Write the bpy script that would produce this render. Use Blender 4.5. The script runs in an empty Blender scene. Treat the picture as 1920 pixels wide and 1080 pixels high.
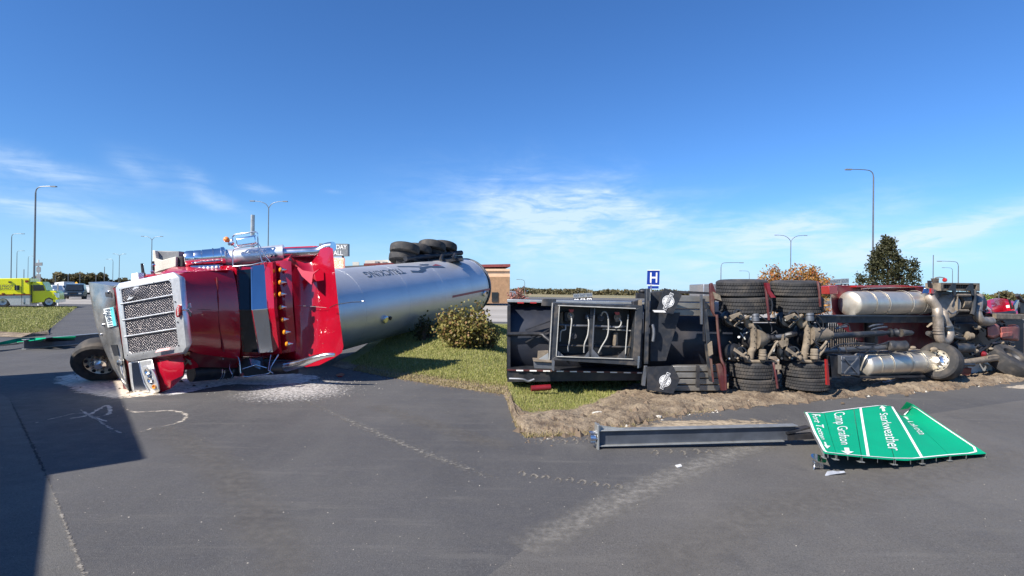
import bpy, bmesh, math, random
import numpy as np
from mathutils import Vector, Matrix
random.seed(7); rng = np.random.default_rng(11)
SC = bpy.context.scene; COL = SC.collection
F = 1026.0; CH = 1.7; HY = 540.0

# ---------------------------------------------------------------- camera, sky, sun
cam = bpy.data.objects.new('camera', bpy.data.cameras.new('camera')); COL.objects.link(cam)
PITCH, ROLL = math.atan(5.5 / F), .0125           # hand held: a hair upwards, a hair off level
C_F = Vector((0, math.cos(PITCH), math.sin(PITCH))); C_R = Vector((math.cos(ROLL), -math.sin(ROLL) * math.sin(PITCH), math.sin(ROLL) * math.cos(PITCH))).normalized(); C_U = C_R.cross(C_F)
cam.matrix_world = Matrix.Translation((0, 0, CH)) @ Matrix((C_R, C_U, -C_F)).transposed().to_4x4()
cam.data.sensor_width = 36; cam.data.lens = 36 * F / 1920; cam.data.clip_start = .05; cam.data.clip_end = 9000
SC.camera = cam
SC.view_settings.view_transform = 'Standard'; SC.view_settings.look = 'None'
SC.view_settings.exposure = 0.85; SC.view_settings.gamma = 1
SUN_AZ, SUN_EL = math.radians(-131), math.radians(39)
sd = Vector((math.sin(SUN_AZ) * math.cos(SUN_EL), math.cos(SUN_AZ) * math.cos(SUN_EL), math.sin(SUN_EL)))
sun = bpy.data.objects.new('sun', bpy.data.lights.new('sun', 'SUN')); COL.objects.link(sun)
sun.data.energy = 4.9; sun.data.angle = math.radians(.53); sun.data.color = (1, .93, .83)
sun.rotation_euler = (-sd).to_track_quat('-Z', 'Y').to_euler(); sun.location = sd * 60
W = bpy.data.worlds.new('World'); SC.world = W; W.use_nodes = True
nt = W.node_tree; nt.nodes.clear()
def wn(t, **k):
    n = nt.nodes.new(t)
    for a, b in k.items(): setattr(n, a, b)
    return n
def wm(op, a, b=None, c=None):
    n = wn('ShaderNodeMath', operation=op)
    for i, v in enumerate((a, b, c)):
        if v is None: continue
        if isinstance(v, (int, float)): n.inputs[i].default_value = v
        else: nt.links.new(v, n.inputs[i])
    return n.outputs[0]
sky = wn('ShaderNodeTexSky', sky_type='NISHITA'); sky.sun_disc = False
sky.sun_elevation = SUN_EL; sky.sun_rotation = SUN_AZ; sky.altitude = 400
sky.air_density = 1.0; sky.dust_density = .25; sky.ozone_density = 4.0
tc = wn('ShaderNodeTexCoord'); sep = wn('ShaderNodeSeparateXYZ'); nt.links.new(tc.outputs['Generated'], sep.inputs[0])
X_, Y_, Z_ = sep.outputs
az = wm('ARCTAN2', X_, Y_); el = wm('ARCSINE', Z_)
cmb = wn('ShaderNodeCombineXYZ'); nt.links.new(az, cmb.inputs[0]); nt.links.new(el, cmb.inputs[1])
def noise2(scale, stretch, rot, detail, dist=0.0):
    mp = wn('ShaderNodeMapping'); mp.inputs['Scale'].default_value = stretch; mp.inputs['Rotation'].default_value = (0, 0, rot)
    nt.links.new(cmb.outputs[0], mp.inputs[0])
    n = wn('ShaderNodeTexNoise'); n.inputs['Scale'].default_value = scale; n.inputs['Detail'].default_value = detail
    n.inputs['Distortion'].default_value = dist; n.inputs['Roughness'].default_value = .6
    nt.links.new(mp.outputs[0], n.inputs['Vector']); return n.outputs['Fac']
wrap = noise2(7, (1, 1.6, 1), .2, 5, .6)
streak = noise2(9, (1, 5, 1), .28, 8, .9)
fine = noise2(24, (1, 4, 1), -.25, 7, .5)
# cirrus patches: centre (px), size (px), tilt, strength, all turned into directions of the sky
CL = [(90, 322, 130, 20, -.12, .55), (262, 318, 45, 24, -.5, .32), (80, 388, 130, 26, -.12, .65), (365, 336, 36, 16, -.5, .3),
      (400, 376, 62, 13, -.3, .35), (486, 354, 30, 9, -.15, .35), (225, 428, 70, 5, -.06, .35), (625, 360, 16, 4, 0, .12), (640, 470, 420, 30, 0, .12),
      (1040, 430, 210, 70, -.12, .95), (1200, 400, 90, 26, -.5, .5), (1000, 390, 130, 28, 0, .5), (1110, 366, 170, 9, 0, .3), (1340, 425, 90, 22, -.1, .4), (1460, 445, 160, 38, .22, 1.05),
      (1750, 440, 170, 22, .28, 1.2), (1650, 470, 130, 22, .1, .6), (1720, 492, 230, 12, .1, .45), (1840, 425, 70, 8, .35, .5), (1310, 496, 45, 7, .15, .35), (1290, 540, 300, 30, 0, .35)]
tot = None
for cx, cy, rx, ry, rot, st in CL:
    r_ = C_F + C_R * ((cx - 960) / F) - C_U * ((cy - HY) / F); a0 = math.atan2(r_.x, r_.y); e0 = math.atan2(r_.z, math.hypot(r_.x, r_.y)); k = math.cos(a0) / F
    rx_, ry_ = rx * k * .95, ry * k * 1.05
    dx = wm('SUBTRACT', az, a0); dy = wm('SUBTRACT', el, e0); dx2 = wm('MULTIPLY_ADD', wm('SUBTRACT', wrap, .5), .35 * rx_ * 3, dx); dy2 = wm('MULTIPLY_ADD', wm('SUBTRACT', wrap, .5), 2.2 * ry_, dy)
    c, s = math.cos(rot), math.sin(rot)
    u = wm('DIVIDE', wm('ADD', wm('MULTIPLY', dx2, c), wm('MULTIPLY', dy2, s)), rx_)
    v = wm('DIVIDE', wm('SUBTRACT', wm('MULTIPLY', dy2, c), wm('MULTIPLY', dx2, s)), ry_)
    r2 = wm('ADD', wm('MULTIPLY', u, u), wm('MULTIPLY', v, v))
    g = wm('MULTIPLY', wm('EXPONENT', wm('MULTIPLY', r2, -1.1)), st)
    tot = g if tot is None else wm('ADD', tot, g)
n1 = wn('ShaderNodeMapRange'); n1.inputs[1].default_value = .39; n1.inputs[2].default_value = .60; nt.links.new(wm('MULTIPLY_ADD', fine, .35, wm('MULTIPLY', streak, .65)), n1.inputs[0])
cl = wm('MINIMUM', wm('MULTIPLY', tot, wm('MULTIPLY_ADD', n1.outputs[0], .75, .25)), .8)
mixc = wn('ShaderNodeMix', data_type='RGBA'); nt.links.new(cl, mixc.inputs[0])
hs = wn('ShaderNodeHueSaturation'); hs.inputs['Saturation'].default_value = 1.08; hs.inputs['Value'].default_value = 1.0
nt.links.new(sky.outputs[0], hs.inputs['Color'])
tint = wn('ShaderNodeMix', data_type='RGBA', blend_type='MULTIPLY'); tint.inputs[0].default_value = 1; nt.links.new(hs.outputs[0], tint.inputs[6]); tint.inputs[7].default_value = (.62, .90, 1.22, 1)
low = wn('ShaderNodeMapRange'); low.interpolation_type = 'SMOOTHSTEP'; low.inputs[1].default_value = .16; low.inputs[2].default_value = -.02; low.inputs[4].default_value = .8; nt.links.new(el, low.inputs[0])
lmix = wn('ShaderNodeMix', data_type='RGBA'); nt.links.new(low.outputs[0], lmix.inputs[0]); nt.links.new(tint.outputs[2], lmix.inputs[6]); lmix.inputs[7].default_value = (3.4, 5.6, 7.6, 1)
nt.links.new(lmix.outputs[2], mixc.inputs[6]); mixc.inputs[7].default_value = (5.6, 6.9, 8.4, 1)
bg = wn('ShaderNodeBackground'); bg.inputs[1].default_value = .076; nt.links.new(mixc.outputs[2], bg.inputs[0])
wo = wn('ShaderNodeOutputWorld'); nt.links.new(bg.outputs[0], wo.inputs[0])

# ---------------------------------------------------------------- helpers
def ray(px, py): return C_F + C_R * ((px - 960) / F) - C_U * ((py - HY) / F)
def P(px, py, d): return Vector((0, 0, CH)) + ray(px, py) * d
def PH(px, py, h=0.0): r = ray(px, py); return Vector((0, 0, CH)) + r * ((h - CH) / r.z)
def lerp(a, b, t): return a + (b - a) * t
def smooth(t): t = max(0, min(1, t)); return t * t * (3 - 2 * t)
def quad(p00, p10, p11, p01, off=None):
    def f(u, v):
        p = p00 * (1 - u) * (1 - v) + p10 * u * (1 - v) + p11 * u * v + p01 * (1 - u) * v
        return p + off if off else p
    return f
class MB:
    def __init__(s): s.v = []; s.f = []
    def add(s, vs, fs):
        o = len(s.v); s.v += [Vector(v) for v in vs]; s.f += [tuple(i + o for i in f) for f in fs]; return s
    def slab(s, pts, vec):
        n = len(pts); vec = Vector(vec)
        return s.add(list(pts) + [p + vec for p in pts], [tuple(range(n))[::-1], tuple(range(n, 2 * n))] + [(i, (i + 1) % n, n + (i + 1) % n, n + i) for i in range(n)])
    def px(s, pts, d, th, face=None, dr=(0, 1, 0)):          # outline at distance d, extruded th metres away; face: the plane is turned to face the camera there
        if face is None: return s.slab([P(x, y, d) for x, y in pts], Vector(dr) * th)
        n = ray(face, 545).copy(); n.z = 0; n.normalize(); c = P(face, 545, d); out = []
        for x, y in pts: r = ray(x, y); out.append(Vector((0, 0, CH)) + r * ((c - Vector((0, 0, CH))).dot(n) / r.dot(n)))
        return s.slab(out, n * th)
    def box(s, c, size, R=None):
        c = Vector(c); h = [x / 2 for x in size]; vs = []
        for i in (-1, 1):
            for j in (-1, 1):
                for k in (-1, 1):
                    w = Vector((i * h[0], j * h[1], k * h[2])); vs.append(c + (R @ w if R else w))
        return s.add(vs, [(0, 1, 3, 2), (4, 6, 7, 5), (0, 4, 5, 1), (2, 3, 7, 6), (0, 2, 6, 4), (1, 5, 7, 3)])
    def beam(s, a, b, w, h, up=(0, 0, 1)):
        a, b = Vector(a), Vector(b); z = (b - a).normalized(); x = z.cross(Vector(up)).normalized(); y = x.cross(z)
        o = [x * w / 2 + y * h / 2, -x * w / 2 + y * h / 2, -x * w / 2 - y * h / 2, x * w / 2 - y * h / 2]
        return s.slab([a + q for q in o], b - a)
    def rings(s, R, caps=True, closed=False):
        n = len(R[0]); o = [v for r in R for v in r]; fs = []
        m = len(R)
        for j in range(m if closed else m - 1):
            k = (j + 1) % m
            for i in range(n): fs.append((j * n + i, j * n + (i + 1) % n, k * n + (i + 1) % n, k * n + i))
        if caps and not closed: fs += [tuple(range(n))[::-1], tuple((m - 1) * n + i for i in range(n))]
        return s.add(o, fs)
    def lathe(s, p, ax, prof, n=20, caps=True):
        p = Vector(p); z = Vector(ax).normalized(); x = z.orthogonal().normalized(); y = z.cross(x)
        R = [[p + z * t + (x * math.cos(2 * math.pi * i / n) + y * math.sin(2 * math.pi * i / n)) * r for i in range(n)] for t, r in prof]
        return s.rings(R, caps)
    def cyl(s, a, b, r, r2=None, n=14): return s.lathe(a, Vector(b) - Vector(a), [(0, r), ((Vector(b) - Vector(a)).length, r if r2 is None else r2)], n)
    def tube(s, pts, r, n=8, sm=0):
        pts = [Vector(p) for p in pts]
        if sm and len(pts) > 2:
            q = []
            for i in range(len(pts) - 1):
                a, b, c, d = pts[max(i - 1, 0)], pts[i], pts[i + 1], pts[min(i + 2, len(pts) - 1)]
                for k in range(sm):
                    t = k / sm; q.append(.5 * ((2 * b) + (c - a) * t + (2 * a - 5 * b + 4 * c - d) * t * t + (3 * b - a - 3 * c + d) * t ** 3))
            pts = q + [pts[-1]]
        R = []; x = None
        for i, p in enumerate(pts):
            t = (pts[min(i + 1, len(pts) - 1)] - pts[max(i - 1, 0)]).normalized()
            x = t.orthogonal().normalized() if x is None else (x - t * x.dot(t)).normalized()
            y = t.cross(x); rr = r[i] if isinstance(r, list) and len(r) == len(pts) else (lerp(r[0], r[-1], i / (len(pts) - 1)) if isinstance(r, (list, tuple)) else r)
            R.append([p + (x * math.cos(2 * math.pi * k / n) + y * math.sin(2 * math.pi * k / n)) * rr for k in range(n)])
        return s.rings(R)
    def ball(s, c, r, n=10, sc=(1, 1, 1)):
        c = Vector(c); R = []
        for j in range(n // 2 + 1):
            a = math.pi * j / (n // 2) * .998 + .001
            R.append([c + Vector((r * sc[0] * math.sin(a) * math.cos(2 * math.pi * i / n), r * sc[1] * math.sin(a) * math.sin(2 * math.pi * i / n), r * sc[2] * math.cos(a))) for i in range(n)])
        return s.rings(R)
    def grid(s, fn, nu, nv, back=None):
        vs = [fn(i / nu, j / nv) for j in range(nv + 1) for i in range(nu + 1)]
        fs = [(j * (nu + 1) + i, j * (nu + 1) + i + 1, (j + 1) * (nu + 1) + i + 1, (j + 1) * (nu + 1) + i) for j in range(nv) for i in range(nu)]
        if back is None: return s.add(vs, fs)
        m = len(vs); b = Vector(back); vs += [v + b for v in vs]; fs += [tuple(k + m for k in f[::-1]) for f in fs]
        edge = [i for i in range(nu + 1)] + [j * (nu + 1) + nu for j in range(1, nv + 1)] + [nv * (nu + 1) + i for i in range(nu - 1, -1, -1)] + [j * (nu + 1) for j in range(nv - 1, 0, -1)]
        fs += [(edge[i], edge[(i + 1) % len(edge)], edge[(i + 1) % len(edge)] + m, edge[i] + m) for i in range(len(edge))]
        return s.add(vs, fs)
    def build(s, name, mat, parent=None, label=None, flat=False, bev=0, sub=0, ang=35, norm=True):
        me = bpy.data.meshes.new(name)
        if parent is not None: org = Vector(parent['_o'])
        elif s.v: 
            a = np.array([tuple(v) for v in s.v]); org = Vector(((a[:, 0].min() + a[:, 0].max()) / 2, (a[:, 1].min() + a[:, 1].max()) / 2, a[:, 2].min()))
        me.from_pydata([v - org for v in s.v], [], s.f)
        if norm:
            bm = bmesh.new(); bm.from_mesh(me); bmesh.ops.recalc_face_normals(bm, faces=bm.faces); bm.to_mesh(me); bm.free()
        me.materials.append(mat)
        if not flat:
            me.polygons.foreach_set('use_smooth', [True] * len(me.polygons)); me.set_sharp_from_angle(angle=math.radians(ang))
        o = bpy.data.objects.new(name, me); COL.objects.link(o)
        o['_o'] = tuple(org)
        if parent is not None: o.parent = parent
        else: o.location = org
        if label: o['label'] = label
        if sub: m = o.modifiers.new('sub', 'SUBSURF'); m.levels = m.render_levels = sub
        if bev: m = o.modifiers.new('bev', 'BEVEL'); m.width = bev; m.segments = 2; m.limit_method = 'ANGLE'; m.angle_limit = math.radians(30)
        return o
def tag(o, label, cat, group=None):
    o['label'] = label; o['category'] = cat
    if group: o['group'] = group
    return o
def thing(name, label, cat, loc, group=None):
    o = bpy.data.objects.new(name, None); COL.objects.link(o); o.location = loc; o['_o'] = tuple(loc); o.empty_display_size = .2
    return tag(o, label, cat, group)
def struct(name, verts, faces, mat, smooth_=False):
    me = bpy.data.meshes.new(name); me.from_pydata(verts, [], faces); me.materials.append(mat)
    if smooth_: me.polygons.foreach_set('use_smooth', [True] * len(me.polygons))
    o = bpy.data.objects.new(name, me); COL.objects.link(o); o['kind'] = 'structure'; return o
def text(s, fn, name, mat, parent, shear=0, label=None, grid=0, fat=.012):
    cu = bpy.data.curves.new('t', 'FONT'); cu.body = s; cu.resolution_u = 3; cu.shear = shear
    cu.offset = fat
    to = bpy.data.objects.new('t', cu); COL.objects.link(to); bpy.context.view_layer.update()
    me = to.evaluated_get(bpy.context.evaluated_depsgraph_get()).to_mesh()
    bm = bmesh.new(); bm.from_mesh(me); to.to_mesh_clear(); bpy.data.objects.remove(to); bpy.data.curves.remove(cu)
    bmesh.ops.remove_doubles(bm, verts=bm.verts, dist=1e-5)
    if grid:
        xs = [v.co.x for v in bm.verts]; a, b = min(xs), max(xs)
        for i in range(1, grid):
            bmesh.ops.bisect_plane(bm, geom=bm.verts[:] + bm.edges[:] + bm.faces[:], plane_co=(a + (b - a) * i / grid, 0, 0), plane_no=(1, 0, 0))
    xs = [v.co.x for v in bm.verts]; ys = [v.co.y for v in bm.verts]; a, b, c, d = min(xs), max(xs), min(ys), max(ys)
    m = MB(); bm.verts.index_update()
    m.add([fn((v.co.x - a) / (b - a), (v.co.y - c) / (d - c)) for v in bm.verts], [tuple(v.index for v in f.verts) for f in bm.faces]); bm.free()
    return m.build(name, mat, parent, label, flat=True)

# ---------------------------------------------------------------- materials
def mat(name, col, rough=.5, metal=0, var=.25, scale=6, bump=0, bscale=None, coat=0, col2=None, mask=(.45, .6), spec=.5, rvar=.15, emit=0, stretch=(1, 1, 1), pos=False, dust=0):
    m = bpy.data.materials.new(name); m.use_nodes = True; t = m.node_tree; b = t.nodes['Principled BSDF']; L = t.links.new
    b.inputs['Metallic'].default_value = metal; b.inputs['Coat Weight'].default_value = coat; b.inputs['Coat Roughness'].default_value = .04
    b.inputs['Specular IOR Level'].default_value = spec
    c = t.nodes.new('ShaderNodeNewGeometry' if pos else 'ShaderNodeTexCoord'); mp = t.nodes.new('ShaderNodeMapping'); mp.inputs['Scale'].default_value = stretch
    L(c.outputs['Position' if pos else 'Object'], mp.inputs[0])
    n = t.nodes.new('ShaderNodeTexNoise'); n.inputs['Scale'].default_value = scale; n.inputs['Detail'].default_value = 6; n.inputs['Roughness'].default_value = .62; L(mp.outputs[0], n.inputs['Vector'])
    rp = t.nodes.new('ShaderNodeMapRange'); rp.inputs[1].default_value = mask[0] if col2 else .3; rp.inputs[2].default_value = mask[1] if col2 else .7; L(n.outputs['Fac'], rp.inputs[0])
    mx = t.nodes.new('ShaderNodeMix'); mx.data_type = 'RGBA'; L(rp.outputs[0], mx.inputs[0])
    c1 = [x * (1 - var) for x in col] if not col2 else col; c2 = [min(1, x * (1 + var)) for x in col] if not col2 else col2
    mx.inputs[6].default_value = (*c1, 1); mx.inputs[7].default_value = (*c2, 1)
    out = mx.outputs[2]
    if dust:
        n3 = t.nodes.new('ShaderNodeTexNoise'); n3.inputs['Scale'].default_value = scale * .7; n3.inputs['Detail'].default_value = 8; L(mp.outputs[0], n3.inputs['Vector'])
        r3 = t.nodes.new('ShaderNodeMapRange'); r3.inputs[1].default_value = .48; r3.inputs[2].default_value = .72; r3.inputs[4].default_value = dust; L(n3.outputs['Fac'], r3.inputs[0])
        m3 = t.nodes.new('ShaderNodeMix'); m3.data_type = 'RGBA'; L(r3.outputs[0], m3.inputs[0]); L(out, m3.inputs[6]); m3.inputs[7].default_value = (.26, .21, .155, 1); out = m3.outputs[2]
        mm = t.nodes.new('ShaderNodeMapRange'); mm.inputs[3].default_value = metal; mm.inputs[4].default_value = metal * .3; L(r3.outputs[0], mm.inputs[0]); L(mm.outputs[0], b.inputs['Metallic'])
    L(out, b.inputs['Base Color'])
    rr = t.nodes.new('ShaderNodeMapRange'); rr.inputs[3].default_value = max(.02, rough - rvar * rough); rr.inputs[4].default_value = min(1, rough + rvar * (1 if dust else rough) ); L(n.outputs['Fac'], rr.inputs[0]); L(rr.outputs[0], b.inputs['Roughness'])
    if bump:
        n2 = t.nodes.new('ShaderNodeTexNoise'); n2.inputs['Scale'].default_value = bscale or scale * 6; n2.inputs['Detail'].default_value = 4; L(mp.outputs[0], n2.inputs['Vector'])
        bp = t.nodes.new('ShaderNodeBump'); bp.inputs['Strength'].default_value = min(1, bump); bp.inputs['Distance'].default_value = .02 * bump; L(n2.outputs['Fac'], bp.inputs['Height']); L(bp.outputs[0], b.inputs['Normal'])
    if emit: b.inputs['Emission Color'].default_value = (*col, 1); b.inputs['Emission Strength'].default_value = emit
    return m
M = {}
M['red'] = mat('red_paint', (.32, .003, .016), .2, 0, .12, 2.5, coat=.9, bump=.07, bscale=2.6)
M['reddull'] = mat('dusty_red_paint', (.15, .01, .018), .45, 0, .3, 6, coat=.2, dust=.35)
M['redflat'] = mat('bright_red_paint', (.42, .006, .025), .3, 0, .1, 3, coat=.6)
M['maroon'] = mat('maroon_rim', (.07, .014, .016), .5, dust=.4)
M['chrome'] = mat('chrome', (.88, .88, .88), .17, 1, .05, 8, bump=.04, bscale=6)
M['chromed'] = mat('dull_chrome', (.72, .73, .74), .25, 1, .12, 9, bump=.08, bscale=18)
M['chromehaze'] = mat('scuffed_chrome', (.8, .82, .83), .38, .75, .12, 14, bump=.08, bscale=30)
M['bumper'] = mat('scratched_bumper_chrome', (.46, .45, .43), .25, .9, .3, 5, bump=.3, bscale=26, dust=.55)
M['alu'] = mat('aluminium', (.66, .61, .52), .38, .8, .12, 5, bump=.06, bscale=14, dust=.25)
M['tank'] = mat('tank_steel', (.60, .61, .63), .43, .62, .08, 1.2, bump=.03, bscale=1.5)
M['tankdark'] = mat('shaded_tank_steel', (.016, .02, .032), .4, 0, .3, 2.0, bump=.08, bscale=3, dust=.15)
M['black'] = mat('black_steel', (.016, .018, .024), .45, .1, .4, 8, bump=.15, bscale=40, dust=.12)
M['blackclean'] = mat('black_plastic', (.014, .015, .018), .4, 0, .3, 8)
M['frame'] = mat('grey_frame_steel', (.03, .036, .046), .5, .3, .35, 7, bump=.15, bscale=40, dust=.45)
M['castiron'] = mat('dusty_cast_iron', (.19, .155, .115), .8, 0, .4, 9, bump=.3, bscale=50)
M['pipe'] = mat('exhaust_pipe_steel', (.30, .26, .22), .5, .6, .35, 8, bump=.1, bscale=50, dust=.35)
M['oilpan'] = mat('faded_red_oil_pan', (.30, .09, .075), .6, 0, .3, 8, bump=.1, bscale=40, dust=.5)
M['rubber'] = mat('tyre_rubber', (.028, .028, .03), .78, 0, .35, 8, bump=.25, bscale=60, dust=.22)
M['fendersteel'] = mat('ribbed_fender_steel', (.26, .25, .23), .42, .7, .2, 4, bump=.05, dust=.4)
M['flap'] = mat('mud_flap_rubber', (.014, .017, .024), .6, 0, .3, 12, bump=.15, bscale=70, dust=.12)
M['white'] = mat('white_paint', (.66, .66, .65), .45, 0, .08, 8)
M['print'] = mat('white_print', (.8, .8, .8), .5, 0, .05, 8)
M['cream'] = mat('cream_fibreglass', (.62, .6, .52), .5, 0, .1, 6, bump=.1)
M['amber'] = mat('amber_lens', (.85, .3, .02), .15, 0, .1, 8, coat=.6)
M['orange'] = mat('orange_lens', (.9, .25, .05), .3, 0, .08, 8, coat=.4)
M['lens'] = mat('headlight_lens', (.65, .66, .66), .08, .5, .25, 30, bump=.25, bscale=60, coat=1)
M['glass'] = mat('windscreen_glass', (.008, .02, .03), .07, 0, .2, 3, coat=.25, spec=.45)
M['carglass'] = mat('car_glass', (.02, .025, .03), .08, 0, .2, 3, coat=.6)
M['visor'] = mat('polished_visor', (.55, .6, .66), .14, 1, .05, 3, bump=.05, bscale=3)
M['galv'] = mat('galvanised_steel', (.42, .43, .42), .45, .7, .15, 10, bump=.06, bscale=40)
M['galvweb'] = mat('weathered_steel', (.15, .16, .18), .5, .6, .25, 5, bump=.08, bscale=30)
M['sign'] = mat('green_sign_sheeting', (.0, .31, .16), .6, 0, .07, 4, spec=.25)
M['blue'] = mat('blue_sign_sheeting', (.003, .03, .26), .5, 0, .06, 5)
M['signgrey'] = mat('sign_back_grey', (.19, .2, .21), .5, .3, .2, 8)
M['pole'] = mat('lamp_post_steel', (.16, .17, .18), .45, .6, .15, 4)
M['yellow'] = mat('fluorescent_yellow_paint', (.88, .84, .005), .3, 0, .05, 2, coat=.4)
M['tread'] = mat('tread_plate', (.55, .55, .54), .4, .4, .2, 20, bump=.2)
M['stripe'] = mat('maroon_stripe', (.2, .02, .01), .4)
M['hose'] = mat('grey_hose', (.36, .36, .34), .5, 0, .2, 10)
M['tan'] = mat('tan_stucco', (.62, .42, .27), .85, 0, .12, 2, bump=.1)
M['brown'] = mat('brown_brick', (.30, .18, .10), .9, 0, .2, 3, bump=.2)
M['roofm'] = mat('maroon_coping', (.20, .045, .04), .6)
M['roofg'] = mat('grey_roof', (.12, .12, .125), .8, 0, .2, 2)
M['red2'] = mat('red_plastic', (.16, .008, .014), .4)
M['rock'] = mat('pale_stone', (.5, .48, .43), .9, 0, .2, 8, bump=.6, bscale=20)
M['clod'] = mat('soil', (.13, .095, .065), .95, 0, .35, 5, bump=.5, bscale=30)
M['crumb'] = mat('pale_crumbs', (.34, .31, .27), .9, 0, .25, 9)
M['webshade'] = mat('shade_toned_web', (.075, .085, .105), .55, .4, .25, 5, bump=.08, bscale=30)  # post steel with the shade on the web put into its colour
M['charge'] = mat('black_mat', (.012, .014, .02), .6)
M['plate'] = mat('number_plate', (.72, .78, .78), .4, 0, .08, 9)
M['teal'] = mat('plate_teal', (.12, .55, .62), .4, 0, .08, 9)
M['navy'] = mat('navy_print', (.04, .07, .12), .5, 0, .1, 3)
M['rosy'] = mat('faded_red_print', (.3, .09, .11), .4, .2, .1, 3)
M['darkcar'] = mat('dark_blue_car_paint', (.02, .032, .045), .25, 0, .1, 3, coat=.6)
M['whitecar'] = mat('white_car_paint', (.7, .7, .68), .3, 0, .05, 3, coat=.6)
M['silver'] = mat('silver_car_paint', (.35, .36, .38), .3, .6, .05, 3, coat=.6)
M['redcar'] = mat('red_car_paint', (.35, .02, .02), .3, 0, .05, 3, coat=.6)
M['greenr'] = mat('green_canopy', (.02, .25, .12), .5)
M['bark'] = mat('bark', (.09, .065, .045), .9, 0, .3, 12, bump=.4)
M['barkg'] = mat('grey_bark', (.2, .17, .14), .9, 0, .3, 12, bump=.4)
M['led'] = mat('led_screen', (.9, .25, .12), .5, 0, .0, 9, col2=(.95, .75, .65), mask=(.45, .55), emit=.35, stretch=(1, 1, 3))
M['yellowsign'] = mat('yellow_sign', (.75, .4, .03), .5)
def leafmat(name, cols, rough=.55):
    m = bpy.data.materials.new(name); m.use_nodes = True; t = m.node_tree; b = t.nodes['Principled BSDF']
    g = t.nodes.new('ShaderNodeNewGeometry'); r = t.nodes.new('ShaderNodeValToRGB'); t.links.new(g.outputs['Random Per Island'], r.inputs[0])
    while len(r.color_ramp.elements) < len(cols): r.color_ramp.elements.new(.5)
    for i, c in enumerate(cols): r.color_ramp.elements[i].position = i / (len(cols) - 1); r.color_ramp.elements[i].color = (*c, 1)
    t.links.new(r.outputs[0], b.inputs['Base Color']); b.inputs['Roughness'].default_value = rough
    b.inputs['Transmission Weight'].default_value = 0; b.inputs['Specular IOR Level'].default_value = .3
    tr = t.nodes.new('ShaderNodeBsdfTranslucent'); t.links.new(r.outputs[0], tr.inputs[0]); mx = t.nodes.new('ShaderNodeMixShader'); mx.inputs[0].default_value = .25
    t.links.new(b.outputs[0], mx.inputs[1]); t.links.new(tr.outputs[0], mx.inputs[2]); t.links.new(mx.outputs[0], t.nodes['Material Output'].inputs[0])
    return m
M['spruce'] = leafmat('evergreen_needles', [(.018, .022, .01), (.045, .05, .02), (.075, .07, .03), (.03, .035, .014)])
M['autumn'] = leafmat('autumn_leaves', [(.30, .12, .03), (.42, .2, .04), (.25, .16, .04), (.35, .10, .04), (.2, .17, .05)])
M['pinkleaf'] = leafmat('pink_autumn_leaves', [(.32, .12, .1), (.4, .2, .15), (.3, .1, .1)])
M['bush'] = leafmat('bush_leaves', [(.17, .15, .035), (.30, .26, .07), (.10, .11, .03), (.30, .17, .08), (.18, .18, .05), (.30, .26, .10)])
M['shadeleaf'] = leafmat('shade_toned_leaves', [(.03, .04, .015), (.06, .07, .02), (.08, .07, .03)])  # leaf colours darkened to stand for the shade below the tanker
M['green'] = leafmat('green_leaves', [(.12, .2, .03), (.2, .28, .04), (.1, .15, .03)])
M['blade'] = leafmat('grass_blades', [(.19, .22, .05), (.28, .29, .08), (.17, .19, .045), (.40, .36, .16), (.24, .26, .07)])
M['dryblade'] = leafmat('dry_grass_blades', [(.30, .25, .13), (.36, .28, .15), (.22, .2, .08), (.4, .32, .18)])
M['farwood'] = leafmat('far_wood_leaves', [(.10, .10, .05), (.14, .12, .06), (.08, .08, .045), (.17, .12, .05)])

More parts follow.
